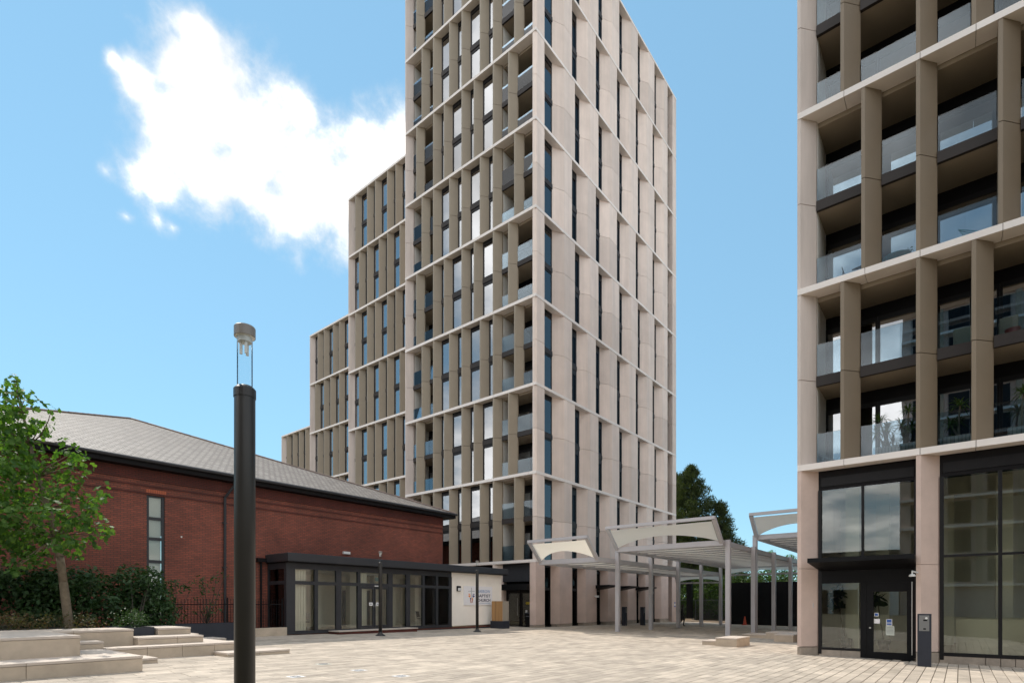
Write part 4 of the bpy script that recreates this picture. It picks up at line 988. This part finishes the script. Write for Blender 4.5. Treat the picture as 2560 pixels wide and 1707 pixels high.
# planters and low wall on the left
def trough(u0, u1, v0, v1, h, label, cat='planter', m='navy', z0=0):
    g = gz((u0+u1)/2, v0)+z0; t = thing('planter', label, cat, ((u0+u1)/2, (v0+v1)/2, g))
    e = .04
    for nm, bb in (('side_panel',(u0,u1,v0,v0+e)),('side_panel',(u0,u1,v1-e,v1)),('side_panel',(u0,u0+e,v0+e,v1-e)),('side_panel',(u1-e,u1,v0+e,v1-e))): bx(nm, m, t, *bb, g-.08, g+h)
    bx('soil', 'soil', t, u0+e, u1-e, v0+e, v1-e, g, g+h-.08); return t
trough(6.6, 10.35, 22.4, 23.3, .66, 'long black metal planter in front of the brick wall')
trough(5.26, 6.0, 18.5, 20.4, .42, 'small black planter box between the upper stone seats', z0=.335)
bevel(MB().box(10.4, 13.05, 23.8, 24.05, -.1, gz(11.6,23.8)+.36).one('low_wall', 'concrete', 'low concrete wall left of the glazed church extension', 'wall'), .008)
bed = thing('planting_bed', 'raised planting bed of dark soil behind the stone seats', 'planting bed', (2, 21, .6))
bx('soil', 'soil', bed, -4, 5.2, 19.22, HV-.02, -.1, gz(2,19.2)+.66); bx('soil', 'soil', bed, 5.21, 6.55, 20.65, HV-.02, -.1, gz(5,21)+.45)
# black railing beside the extension
rl = thing('railing', 'black vertical bar railing between the planter and the glazed extension', 'railing', (10.6, 24.1, .3))
for z in (.50, 1.55): bx('rail', 'black', rl, 5.6, 13.0, 24.10, 24.13, z, z+.04)
nb = 62
for i in range(nb):
    u = 5.65+7.3*i/(nb-1); place('bar', shared('bar', lambda: MB().tube((0,0,0),(0,0,1.5),.009,n=6).mesh('bar','black')), (u, 24.115, .30), rl)
for u in (5.6, 8.1, 10.55, 13.0): bx('post', 'black', rl, u-.025, u+.025, 24.09, 24.14, .1, 1.85)

# ------------------------------------------------------------------ behind the canopies: hoarding, fence, bank
hd = thing('hoarding', 'tall black hoarding wall behind the canopies', 'hoarding', (52, 8, -.3))
n = 12
for i in range(n):
    v0_ = 16.6-i*2.0; bx('board', 'black', hd, 52.0, 52.05, v0_-1.99, v0_, gz(52,v0_)-.15, 3.5)
for i in range(4): bx('board', 'black', hd, 52.06+i*1.5, 53.54+i*1.5, 16.55, 16.6, -.3, 3.5)
fe = thing('chain_link_fence', 'grey chain link fence on posts in front of the overgrown bank', 'fence', (57, 20, -.2))
for i in range(7): bx('post', 'wire', fe, 57, 57.06, 16.7+i*2.4, 16.76+i*2.4, -.4, 2.0)
bx('top_rail', 'wire', fe, 57.01, 57.05, 16.7, 31.2, 1.95, 2.0)
b = MB()
for i in range(-16, 130):
    y0_, y1_ = 16.7+i*.11, 16.7+i*.11+1.9
    for (ya, yb_) in ((y0_, y1_), (y1_, y0_)):
        za, zb_ = .05, 1.95
        if min(ya,yb_) < 16.7 or max(ya,yb_) > 31.2: continue
        b.bar((57.03,ya,za),(57.03,yb_,zb_),.004,.004,(1,0,0))
tag(b.build('wire_mesh', 'wire', fe), kind='stuff')
bank = MB(); nx, ny = 14, 26; V = []
for i in range(nx+1):
    for j in range(ny+1):
        x = 57.6+i*1.6; y = -14+j*3.0; h = -.35+min(1,i/5)*2.1+rs.uniform(-.12,.12)*(i>0); V.append((x,y,h))
bank.add(V, [(i*(ny+1)+j,(i+1)*(ny+1)+j,(i+1)*(ny+1)+j+1,i*(ny+1)+j+1) for i in range(nx) for j in range(ny)])
tag(bank.build('bank', 'earth_bank', smooth=True), kind='structure')
bevel(bx('kerb_line', 'concrete', tag(thing('kerb', 'pale concrete kerb in front of the fence and bank', 'kerb', (56, 20, -.3)), None), 55.6, 55.9, 16.7, 34, -.5, -.12), .02)
t = thing('black_column', 'tall slim black steel column beyond the end of the tower', 'column', (56.2, 23.0, -.4))
bx('shaft', 'black', t, 56.0, 56.5, 21.6, 22.1, -.5, 3.9); bx('base', 'concrete', t, 55.9, 56.6, 21.5, 22.2, -.5, .05)
# traffic cones and pot
for px, py, lab in ((1862,1563.5,'red traffic cone in front of the black hoarding'),):
    p = uv_z(px, py, 49.0); g = gz(p.x,p.y); t = thing('traffic_cone', lab, 'traffic cone', (p.x,p.y,g))
    bx('base', 'orange_plastic', t, p.x-.2, p.x+.2, p.y-.2, p.y+.2, g-.02, g+.05); MB().lathe([(.15,.05),(.10,.4),(.04,.78)], (p.x,p.y,g), 12).build('cone', 'orange_plastic', t)
# ------------------------------------------------------------------ planting
def leaf_cloud(name, m, parent, pts, size, shape='oval', org=None, out=None, droop=.25, label=None):
    """One mesh of many small leaves. pts: (n,3); out: (n,3) preferred facing."""
    pts = np.asarray(pts, float); n = len(pts)
    if shape == 'maple':
        tv = np.array([(0,0,0),(.42,.28,.05),(.20,.42,0),(.36,.80,.03),(0,1.0,-.08),(-.36,.80,.03),(-.20,.42,0),(-.42,.28,.05)], float); tf = [(0,1,2),(0,2,6),(0,6,7),(2,3,4),(2,4,6),(6,4,5)]
    elif shape == 'blade':
        tv = np.array([(-.06,0,0),(.06,0,0),(.05,.55,.10),(-.05,.55,.10),(0,1,-.02)], float); tf = [(0,1,2,3),(3,2,4)]
    elif shape == 'needle':
        tv = np.array([(-.10,0,0),(.10,0,0),(0,1,.0),(0,.1,-.10),(0,.1,.10)], float); tf = [(0,1,2),(3,4,2)]
    else:
        tv = np.array([(0,0,0),(.26,.35,.04),(.20,.75,.02),(0,1,-.06),(-.20,.75,.02),(-.26,.35,.04)], float); tf = [(0,1,2,3),(0,3,4,5)]
    z = rng.normal(size=(n,3)) if out is None else np.asarray(out)+rng.normal(size=(n,3))*.55
    z /= np.linalg.norm(z,axis=1,keepdims=True); a = rng.normal(size=(n,3)); a[:,2] -= droop*1.5
    y = a-z*(a*z).sum(1,keepdims=True); y /= np.linalg.norm(y,axis=1,keepdims=True); x = np.cross(y,z)
    s = (size*rng.uniform(.65,1.3,n))[:,None,None]
    V = pts[:,None,:]+s*(tv[None,:,0:1]*x[:,None,:]+tv[None,:,1:2]*y[:,None,:]+tv[None,:,2:3]*z[:,None,:])
    k = len(tv); org = Vector(org) if org is not None else (WL[parent] if parent else Vector((0,0,0)))
    V = V.reshape(-1,3)-np.array(org); Fs = [tuple(i*k+j for j in f) for i in range(n) for f in tf]
    me = bpy.data.meshes.new(name); me.from_pydata(V.tolist(), [], Fs); me.materials.append(M[m]); me.update()
    return place(name, me, org, parent)
def clumps(cs, per, flat=1.0):
    """Points spread in soft balls: cs = list of (centre, radius)."""
    P, O = [], []
    for c, r in cs:
        n = max(4, int(per*r**2)); d = rng.normal(size=(n,3)); d /= np.linalg.norm(d,axis=1,keepdims=True)
        rad = r*rng.uniform(.35,1.05,(n,1))**.6; q = d*rad; q[:,2] *= flat; P.append(np.array(c)+q); O.append(d+np.array([0,0,.5]))
    return np.concatenate(P), np.concatenate(O)
def limb(b, p0, p1, r0, r1, wob=.06, n=4):
    p0, p1 = Vector(p0), Vector(p1); prev = p0; L = (p1-p0).length
    for i in range(1, n+1):
        q = p0.lerp(p1, i/n)
        if i < n: q += Vector((rs.uniform(-1,1),rs.uniform(-1,1),rs.uniform(-.5,.5)))*wob*L/n*1.5
        b.tube(prev, q, r0+(r1-r0)*(i-1)/n, r0+(r1-r0)*i/n, n=8, caps=(i==n)); prev = q

# young maple on the left
TB = Vector((4.35, 20.1, .75)); Zt = CB*TB.x+SB*TB.y
tree = thing('maple_tree', 'young green maple tree with a leaning trunk at the left edge', 'tree', TB)
disp = [(30,885,46),(22,935,60),(85,925,40),(75,985,62),(20,1000,70),(110,950,30),(45,1060,85),(115,1075,60),(165,1045,50),(182,1075,45),(60,1140,95),(140,1140,75),(20,1190,90),
        (105,1195,85),(165,1185,65),(205,1150,45),(232,1122,38),(222,1180,45),(245,1215,42),(195,1225,60),(130,1250,70),(60,1250,80),(20,1250,80),(95,1290,55),(170,1265,45),(40,1300,45),
        (225,1140,26),(250,1222,28),(150,1010,28),(5,905,40),(60,900,30),(35,862,26),(190,1205,40),(150,1100,50)]
cs = []
for x, y, r in disp:
    for k in range(2 if r > 40 else 1):
        dz_ = rs.uniform(-1.3, 1.5)*(1 if r > 45 else .5); Zk = Zt+dz_-.3
        cs.append((uv_z(x*1.0884+rs.uniform(-.3,.3)*r, y*1.0884+rs.uniform(-.3,.3)*r, Zk), r*1.0884/F*Zk*.52))
for k in range(26):                                        # the part of the crown beyond the picture edge
    a = rs.uniform(0, 6.28); cs.append((Vector((TB.x-1.9+math.cos(a)*1.2, TB.y+1.5+math.sin(a)*1.4, rs.uniform(3.2,7.6))), rs.uniform(.5,.8)))
P, O = clumps(cs, 200, .8)
leaf_cloud('crown', 'maple_leaf', tree, P, .165, 'maple', out=O, droop=.4)
b = MB(); t1 = uv_z(150, 1392, Zt); t2 = uv_z(120, 1270, Zt+.1); t3 = uv_z(75, 1110, Zt+.2); t4 = uv_z(38, 960, Zt+.2)
limb(b, TB, t1, .125, .10, .0, 3); limb(b, t1, t2, .10, .075); limb(b, t2, t3, .075, .045); limb(b, t3, t4, .045, .015)
b.build('trunk', 'bark', tree, smooth=True)
b = MB()
for c, r in cs[:68]:
    st = min((t1.lerp(t2,.4), t2, t2.lerp(t3,.5), t3, t3.lerp(t4,.5)), key=lambda q: (q-Vector(c)).length+max(0,(q.z-c[2]))*2); limb(b, st, c, .022, .006, .1, 3)
tag(b.build('branches', 'bark', tree), kind='stuff')

# hedge of shrubs along the brick wall, each bush its own plant
def bush(name, label, cat, base, cs, size, m, per, shape='oval', group=None, stem=True, mm='bark_dark'):
    t = thing(name, label, cat, base, group); P, O = clumps(cs, per)
    keep = P[:,2] > base[2]-.02; leaf_cloud('foliage', m, t, P[keep], size, shape, out=O[keep])
    if stem:
        b = MB()
        for c, r in cs[:12]: limb(b, base, (c[0],c[1],max(c[2]-r*.1,base[2]+.1)), .02, .007, .08, 3)
        b.build('stems', mm, t)
    return t
hz = 1.0
hedge = [(-1.6,22.8,'dark laurel hedge bush at the far left edge'),(.2,22.9,'dark laurel hedge bush behind the maple crown, second from the left'),(2.0,22.8,'dark laurel hedge bush left of the maple trunk'),
         (3.7,22.7,'dark laurel hedge bush right behind the maple trunk'),(5.0,22.6,'dark laurel bush between the maple trunk and the tall window')]
for u, v, lab in hedge:
    cs = []
    for k in range(46): cs.append(((u+rs.uniform(-1.0,1.0), v+rs.uniform(-.7,.7), 1.0+rs.uniform(0,1.5)), rs.uniform(.34,.5)))
    bush('laurel_bush', lab, 'bush', (u, v, .75), cs, .15, 'laurel_leaf', 420, group='laurel hedge along the brick wall')
cs = []
for x, y, r in ((300,1325,40),(345,1330,36),(330,1370,50),(290,1385,50),(370,1375,34),(365,1415,40),(320,1430,50),(285,1440,45),(350,1450,40),(385,1395,18),(270,1345,35)):
    for k in range(3): cs.append((uv_z(x*1.0884, y*1.0884, 19.6+rs.uniform(-.5,.6)), r*1.0884/F*19.6*.85))
bush('laurel_bush', 'tall glossy bush in front of the tall church window', 'bush', (6.3, 21.3, .5), cs, .135, 'laurel_leaf', 560)
for px, py, hh, lab in ((430,1545,1.75,'thin shrub in the black planter, left of the two'),(517,1545,1.95,'thin shrub in the black planter beside the lamp post')):
    p = at_v(px, py, 22.85); cs = []
    for k in range(26): 
        z = rs.uniform(.1,1)*hh; cs.append(((p.x+rs.gauss(0,.26)*(.6+z/hh*.8), p.y+rs.gauss(0,.18), .9+z*.95), rs.uniform(.10,.2)))
    bush('planter_shrub', lab, 'shrub', (p.x, p.y, gz(p.x,p.y)+.58), cs, .11, 'laurel_leaf', 420, group='shrubs in the long planter')
# low heathers in the bed: a continuous ground cover
cs = []
for k in range(240):
    u, v = rs.uniform(-2.5, 5.0), rs.uniform(19.45, 21.9); cs.append(((u, v, .98+rs.uniform(-.05,.27)+.06*math.sin(u*2.1)), rs.uniform(.17,.28)))
P, O = clumps(cs, 900); tag(leaf_cloud('ground_cover', 'heath_leaf', None, P, .055, 'blade', org=(1,20.5,.8), out=O, droop=-.6), 'low grey green heather filling the planting bed', 'ground cover', kind='stuff')
cs = [((rs.uniform(2.6,5.1), rs.uniform(19.35,20.2), .92+rs.uniform(0,.33)), rs.uniform(.12,.22)) for k in range(46)]
bush('spiraea_bush', 'low reddish leaved bush at the right end of the planting bed', 'bush', (4.2, 19.8, .78), cs, .06, 'red_leaf', 900, stem=False)
cs = [((5.65+rs.gauss(0,.2), 19.3+rs.gauss(0,.45), 1.0+rs.uniform(-.05,.42)), rs.uniform(.12,.22)) for k in range(34)]
bush('box_bush', 'small bright green bush in the small black planter box', 'bush', (5.63, 19.4, .8), cs, .055, 'laurel_leaf', 900, stem=False)

# conifer and wood behind
def conifer(px, ptop, Z, label, spread, n):
    base = uv_z(px, 1520, Z); base.z = .8; top = uv_z(px, ptop, Z).z
    t = thing('pine_tree', label, 'tree', base); cs = []; b = MB(); limb(b, base, (base.x,base.y,top*.96), .32, .04, .02, 6)
    for k in range(n):
        f = rs.uniform(.1,1)**.85; z = base.z+(top-base.z)*f; rr = spread*(1-f)**.8*rs.uniform(.3,1.05)+.2; a = rs.uniform(0,6.28)
        c = (base.x+math.cos(a)*rr, base.y+math.sin(a)*rr, z+rr*.28); cs.append((c, rs.uniform(.45,.95)*(1.15-.5*f)))
        if k % 2 == 0: limb(b, (base.x,base.y,z-.3), c, .05, .012, .05, 2)
    b.build('trunk', 'bark_dark', t); P, O = clumps(cs, 170); O = O*.6+np.array([0,0,.9])
    leaf_cloud('crown', 'pine_needle', t, P, .40, 'needle', out=None, droop=-.8); return t
conifer(1728, 1172, 66, 'tall dark pine tree right behind the tower', 6.2, 420)
conifer(1800, 1262, 64, 'dark pine tree to the right of the tall pine', 3.6, 190)
conifer(1690, 1190, 70, 'dark pine tree half hidden by the tower edge', 4.4, 190)
def broadleaf(px, ptop, Z, label, rad, m='ivy_leaf', zb=0.0, n=70, size=.26, per=95, lower=.35):
    base = uv_z(px, 1520, Z); base.z = zb; top = uv_z(px, ptop, Z).z; h = top-zb
    t = thing('leafy_tree', label, 'tree', base); cs = []
    for k in range(n):
        f = rs.uniform(lower,1); r_ = rad*math.sin(math.pi*min(1,(f-lower)/(1-lower)*.8+.18)); a = rs.uniform(0,6.28); q = rs.uniform(.2,1)*r_
        cs.append(((base.x+math.cos(a)*q, base.y+math.sin(a)*q, zb+h*f*.93), rs.uniform(.5,.9)*rad*.32))
    P, O = clumps(cs, per); leaf_cloud('crown', m, t, P, size, 'oval', out=O); b = MB(); limb(b, base, (base.x,base.y,zb+h*.6), .16, .08, .03, 3)
    for c, r in cs[:14]: limb(b, (base.x,base.y,zb+h*.45), c, .06, .02, .06, 2)
    b.build('trunk', 'bark_dark', t)
for i, (px, pt, Z, rad, lab, m) in enumerate(((1705,1440,62,3.0,'leafy bush growing on the bank beyond the tower','ivy_leaf'),(1760,1425,60,3.0,'leafy bush on the bank behind the chain link fence','ivy_leaf'),
        (1830,1430,58,2.8,'bush overhanging the left part of the black hoarding','ivy_leaf'),(1890,1432,57,2.7,'bush overhanging the middle of the black hoarding','ivy_leaf'),
        (1960,1440,57,2.6,'bush overhanging the right part of the black hoarding','ivy_leaf'),(1668,1470,62,2.6,'bush at the foot of the bank beside the black column','ivy_leaf'),
        (1735,1405,68,3.4,'green bush on the bank between the tower and the canopy posts','ivy_leaf'),(1795,1410,68,3.4,'green bush on the bank left of the black hoarding','ivy_leaf'),
        (1760,1340,76,4.0,'dark tree behind the bank under the pine','laurel_leaf'),(1835,1370,72,3.2,'dark tree behind the hoarding','laurel_leaf'),
        (1925,1372,80,3.0,'small distant tree seen between the canopy posts','maple_leaf'),(1975,1382,78,2.6,'distant tree close to the corner of the right building','maple_leaf'))):
    broadleaf(px, pt, Z, lab, rad, m, zb=.6 if Z > 56 else 0, lower=.05 if Z < 70 else .3)
cs = [((57.7+rs.uniform(0,9)**1.0, rs.uniform(14,36), .1+rs.uniform(0,2.6)), rs.uniform(.3,.6)) for k in range(260)]
P, O = clumps(cs, 150); tag(leaf_cloud('undergrowth', 'ivy_leaf', None, P, .17, 'oval', org=(58,24,0), out=O), 'tangled undergrowth covering the bank behind the fence', 'undergrowth', kind='stuff')

# ------------------------------------------------------------------ things on the balconies of the right building
def yucca(base, h, heads, label):
    t = thing('yucca_plant', label, 'plant', base); b = MB(); P = []; D = []
    for (dx, dy, f) in heads:
        top = (base[0]+dx, base[1]+dy, base[2]+h*f); limb(b, base, top, .035, .022, .05, 3)
        for k in range(46):
            a = rs.uniform(0,6.28); e = rs.uniform(-.5,1.3); P.append(top); D.append((math.cos(a)*math.cos(e), math.sin(a)*math.cos(e), math.sin(e)))
    b.build('stem', 'bark', t); V = []; Fs = []
    for p, d in zip(P, D):
        p = Vector(p); d = Vector(d); L = rs.uniform(.28,.46); s = d.cross(Vector((0,0,1))).normalized()*.018; tip = p+d*L-Vector((0,0,L*.25)); mid = p+d*L*.55+Vector((0,0,.02)); n = len(V)
        V += [tuple(p-s*.6), tuple(p+s*.6), tuple(mid+s), tuple(mid-s), tuple(tip)]; Fs += [(n,n+1,n+2,n+3),(n+3,n+2,n+4)]
    m = MB(); m.v = V; m.f = Fs; m.build('leaves', 'yucca_leaf', t); return t
def slat_box(u0, u1, v0, v1, z0, z1, label):
    t = thing('wooden_planter', label, 'planter', ((u0+u1)/2, (v0+v1)/2, z0)); n = max(3, int((v1-v0)/.085))
    for i in range(n):
        a = v0+(v1-v0)*i/n; bx('slat', 'timber_grey', t, u0, u0+.02, a+.006, a+(v1-v0)/n-.006, z0, z1)
    for i in range(4):
        a = u0+.022+(u1-u0-.022)*i/4
        for vv in (v0, v1-.02): bx('slat', 'timber_grey', t, a+.004, a+(u1-u0)/4-.01, vv, vv+.02, z0, z1)
    bx('soil', 'soil', t, u0+.03, u1-.03, v0+.03, v1-.03, z0, z1-.06); return t
f0 = CL[0]+CH; f0b = f0+2.90+.12+.15; f1 = CL[1]+CH
f0m = (CL[0]+CH+.004)+((CL[1]-.004)-(CL[0]+CH+.004))*.5-.02+.17
f1m = f0m+6
BU = CU+DEP+.35
bal = lambda px: at_u(px, 1000, BU).y
slat_box(BU, BU+.45, bal(2298), bal(2188), f0, f0+.42, 'slatted wooden planter on the first balcony, left of the middle fin')
yucca((BU+.2, bal(2218), f0+.36), .95, [(-.02,.22,1.0),(.1,.02,.7),(-.1,.3,.55)], 'yucca with two heads in the left slatted planter')
yucca((BU+.25, bal(2262), f0+.36), 1.15, [(.02,-.08,1.0),(.1,.12,.62),(-.1,-.1,.4)], 'taller yucca next to the fin in the left slatted planter')
slat_box(BU, BU+.45, bal(2434), bal(2358), f0, f0+.42, 'slatted wooden planter between the two fins of the first balcony')
yucca((BU+.2, bal(2398), f0+.36), 1.0, [(0,-.02,1.0),(.05,.2,.45)], 'single yucca between the two fins of the first balcony')
slat_box(BU, BU+.45, bal(2600), bal(2520), f0, f0+.42, 'slatted wooden planter at the right picture edge on the first balcony')
yucca((BU+.2, bal(2556), f0+.36), 1.05, [(0,-.05,1.0)], 'yucca at the right picture edge on the first balcony')
# folded lounger
t = thing('deck_chair', 'pale folded deck chair lying on the first balcony at the corner', 'chair', (BU, bal(2070), f0))
v_ = bal(2070)
MB().hexa([(BU-.1,v_-.30,f0+.05),(BU+.4,v_-.30,f0+.05),(BU+.4,v_-.36,f0+.10),(BU-.1,v_-.36,f0+.10)],[(BU-.1,v_+.28,f0+.42),(BU+.4,v_+.28,f0+.42),(BU+.4,v_+.26,f0+.48),(BU-.1,v_+.26,f0+.48)]).build('seat', 'rattan', t)
for x in (-.06,.36):
    for y in (-.2,.2): MB().tube((BU+x,v_+y,f0),(BU+x,v_+y*.6,f0+.3+y*.3),.012,n=6).build('leg', 'white_plastic', t)
# round glass table with plant, and a bowl chair (second balcony floor)
v_ = bal(2240); t = thing('round_table', 'small round turquoise rimmed table on the balcony left of the middle fin', 'table', (BU+.2, v_, f1))
MB().lathe([(.38,.52),(.40,.53),(.40,.545),(.38,.55)], (BU+.2,v_,f1), 28).build('table_top', 'turquoise', t)
for k in range(8):
    a = k*math.pi/4; MB().tube((BU+.2+.37*math.cos(a), v_+.37*math.sin(a), f1+.52), (BU+.2+.14*math.cos(a), v_+.14*math.sin(a), f1+.02), .008, n=6).build('leg', 'turquoise', t)
cs = [((BU+.25+rs.gauss(0,.1), bal(2268)+rs.gauss(0,.14), f1+.35+rs.uniform(0,.35)), rs.uniform(.06,.12)) for k in range(16)]
bush('pot_plant', 'bushy pot plant beside the round turquoise table', 'plant', (BU+.25, bal(2268), f1), cs, .07, 'yucca_leaf', 900)
v_ = bal(2440); C0 = Vector((BU+.25, v_, f1+.55)); t = thing('bowl_chair', 'round wire bowl chair on the balcony right of the middle fin', 'chair', (BU+.25, v_, f1))
ax = Vector((-.35,-.45,.8)).normalized(); e1 = ax.orthogonal().normalized(); e2 = ax.cross(e1); b = MB(); nn = 28; ring = [C0+(e1*math.cos(2*math.pi*i/nn)+e2*math.sin(2*math.pi*i/nn))*.46 for i in range(nn)]
for i in range(nn): b.tube(ring[i], ring[(i+1)%nn], .013, n=6, caps=False)
b.build('rim', 'turquoise', t); b = MB()
for i in range(nn): b.tube(ring[i], C0-ax*.3, .004, n=4, caps=False)
b.build('cords', 'turquoise', t); b = MB()
for k in range(3):
    a = k*2.09; b.tube(C0-ax*.28, (BU+.25+.3*math.cos(a), v_+.3*math.sin(a), f1), .012, n=6)
b.build('leg_frame', 'chair_black', t)
cs = [((BU+.1+rs.gauss(0,.05), bal(2052)+rs.gauss(0,.12), f1+.05+rs.uniform(0,.35)), rs.uniform(.06,.1)) for k in range(10)]
bush('pot_plant', 'trailing pot plant in the corner of the second balcony level', 'plant', (BU+.1, bal(2052), f1), cs, .06, 'yucca_leaf', 900)
# bicycle saddle showing above the rail edge: a small bicycle leaning in the balcony
v_ = bal(2130); t = thing('bicycle', 'bicycle parked on the corner balcony with only its dark saddle showing', 'bicycle', (BU+.5, v_, f1))
for s_ in (-.42,.42):
    b = MB(); n = 20
    for i in range(n):
        a0, a1_ = 2*math.pi*i/n, 2*math.pi*(i+1)/n; b.tube((BU+.5, v_+s_+.3*math.cos(a0), f1+.3+.3*math.sin(a0)), (BU+.5, v_+s_+.3*math.cos(a1_), f1+.3+.3*math.sin(a1_)), .018, n=6, caps=False)
    b.build('wheel', 'chair_black', t)
b = MB(); b.tube((BU+.5,v_-.42,f1+.3),(BU+.5,v_-.1,f1+.62),.018); b.tube((BU+.5,v_-.1,f1+.62),(BU+.5,v_+.36,f1+.64),.018); b.tube((BU+.5,v_+.36,f1+.64),(BU+.5,v_+.42,f1+.3),.018); b.tube((BU+.5,v_-.08,f1+.62),(BU+.5,v_+.02,f1+.28),.018); b.tube((BU+.5,v_+.02,f1+.28),(BU+.5,v_+.36,f1+.6),.018); b.tube((BU+.5,v_-.08,f1+.6),(BU+.5,v_-.1,f1+.74),.014)
b.build('frame', 'text_navy', t)
bevel(MB().hexa([(BU+.43,v_-.22,f1+.74),(BU+.57,v_-.22,f1+.74),(BU+.53,v_+.06,f1+.74),(BU+.47,v_+.06,f1+.74)],[(BU+.42,v_-.24,f1+.80),(BU+.58,v_-.24,f1+.80),(BU+.53,v_+.08,f1+.78),(BU+.47,v_+.08,f1+.78)]).build('saddle', 'chair_black', t), .02)
b = MB(); b.tube((BU+.25,v_+.33,f1+.84),(BU+.75,v_+.33,f1+.84),.014); b.tube((BU+.5,v_+.35,f1+.62),(BU+.5,v_+.33,f1+.84),.014); b.build('handlebar', 'chair_black', t)
# storage boxes and red pot on the middle floor
bevel(MB().box(BU, BU+.5, bal(2440), bal(2383), f0m, f0m+.62).one('storage_box', 'cardboard', 'beige storage box on the balcony between the two fins', 'box'), .03)
bevel(MB().box(BU+.5, BU+.9, bal(2550), bal(2500), f0m, f0m+.8).one('storage_box', 'cardboard', 'beige box on the balcony behind the red pot', 'box'), .02)
v_ = bal(2533); t = thing('flower_pot', 'red plastic flower pot on the balcony at the right picture edge', 'pot', (BU+.1, v_, f0m))
MB().lathe([(.13,0),(.17,.2),(.185,.21),(.185,.25),(.165,.25),(.15,.2)], (BU+.1,v_,f0m), 20).build('pot', 'terracotta', t); MB().lathe([(.15,.2),(.15,.205)], (BU+.1,v_,f0m), 14).build('soil', 'soil', t)
# plants in the lobby
for px, h, lab in ((2115,1.9,'large leaved house plant behind the lobby glass left of the door'),(2210,1.95,'large leaved house plant behind the glass of the lobby door')):
    u = CU+2.0; v_ = at_u(px, 1500, u).y; t = thing('house_plant', lab, 'plant', (u, v_, .02)); b = MB(); limb(b, (u,v_,.3), (u-.05,v_+.25,h), .022, .012, .06, 4); b.build('stem', 'bark', t)
    MB().lathe([(.14,0),(.2,.34),(.18,.34),(.17,.3)], (u,v_,.02), 18).build('pot', 'chair_black', t)
    P = []; O = []
    for k in range(38):
        a = rs.uniform(0,6.28); P.append((u-.05+math.cos(a)*.1, v_+.25+math.sin(a)*.1, h-.1+rs.uniform(-.35,.25))); O.append((math.cos(a)*.5, math.sin(a)*.5, .8))
    leaf_cloud('leaves', 'room_leaf', t, P, .34, 'oval', out=O, droop=.1)

# ------------------------------------------------------------------ walker
def person(u, v, rz, label):
    g = gz(u, v); t = thing('person', label, 'person', (u, v, g))
    J = {'pel':(0,0,.92),'sp':(0,.01,1.12),'ch':(0,.02,1.32),'nk':(0,.02,1.46),'hd':(0,.05,1.56),'hd2':(0,.05,1.66),
         'hl':(-.09,0,.88),'kl':(-.09,.16,.50),'al':(-.09,.10,.09),'tl':(-.09,.24,.05),'hr':(.09,0,.88),'kr':(.09,-.02,.48),'ar':(.09,-.26,.12),'tr':(.09,-.14,.05),
         'shl':(-.17,.02,1.38),'el':(-.22,-.08,1.12),'wl':(-.21,.02,.90),'fl':(-.20,.05,.80),'shr':(.17,.02,1.38),'er':(.22,.06,1.12),'wr':(.21,.18,.93),'fr':(.20,.22,.84)}
    E = [('pel','sp'),('sp','ch'),('ch','nk'),('nk','hd'),('hd','hd2'),('pel','hl'),('hl','kl'),('kl','al'),('al','tl'),('pel','hr'),('hr','kr'),('kr','ar'),('ar','tr'),('ch','shl'),('shl','el'),('el','wl'),('wl','fl'),('ch','shr'),('shr','er'),('er','wr'),('wr','fr')]
    Rr = {'pel':.14,'sp':.13,'ch':.15,'nk':.055,'hd':.085,'hd2':.08,'hl':.09,'kl':.062,'al':.045,'tl':.04,'hr':.09,'kr':.062,'ar':.045,'tr':.04,'shl':.065,'el':.048,'wl':.038,'fl':.03,'shr':.065,'er':.048,'wr':.038,'fr':.03}
    ks = list(J); me = bpy.data.meshes.new('body'); c, s = math.cos(rz), math.sin(rz)
    me.from_pydata([(J[k][0]*c-J[k][1]*s, J[k][0]*s+J[k][1]*c, J[k][2]) for k in ks], [(ks.index(a), ks.index(b)) for a, b in E], []); me.materials.append(M['cloth_black'])
    o = place('body', me, (u,v,g), t); md = o.modifiers.new('skin','SKIN'); md.use_smooth_shade = True
    for i, k in enumerate(ks): me.skin_vertices[0].data[i].radius = (Rr[k], Rr[k]*.8); me.skin_vertices[0].data[i].use_root = (k == 'pel')
    o.modifiers.new('sub','SUBSURF').render_levels = 2
    b = MB(); b.lathe([(.02,1.50),(.082,1.55),(.1,1.63),(.085,1.70),(.03,1.735)], (u-.05*s*1.0,v+.05*c,g), 16); b.build('hair', 'hair', t, smooth=True)
p = at_ground(1705, 1565); person(p.x, p.y, R(200), 'person in dark clothes walking past a canopy post')
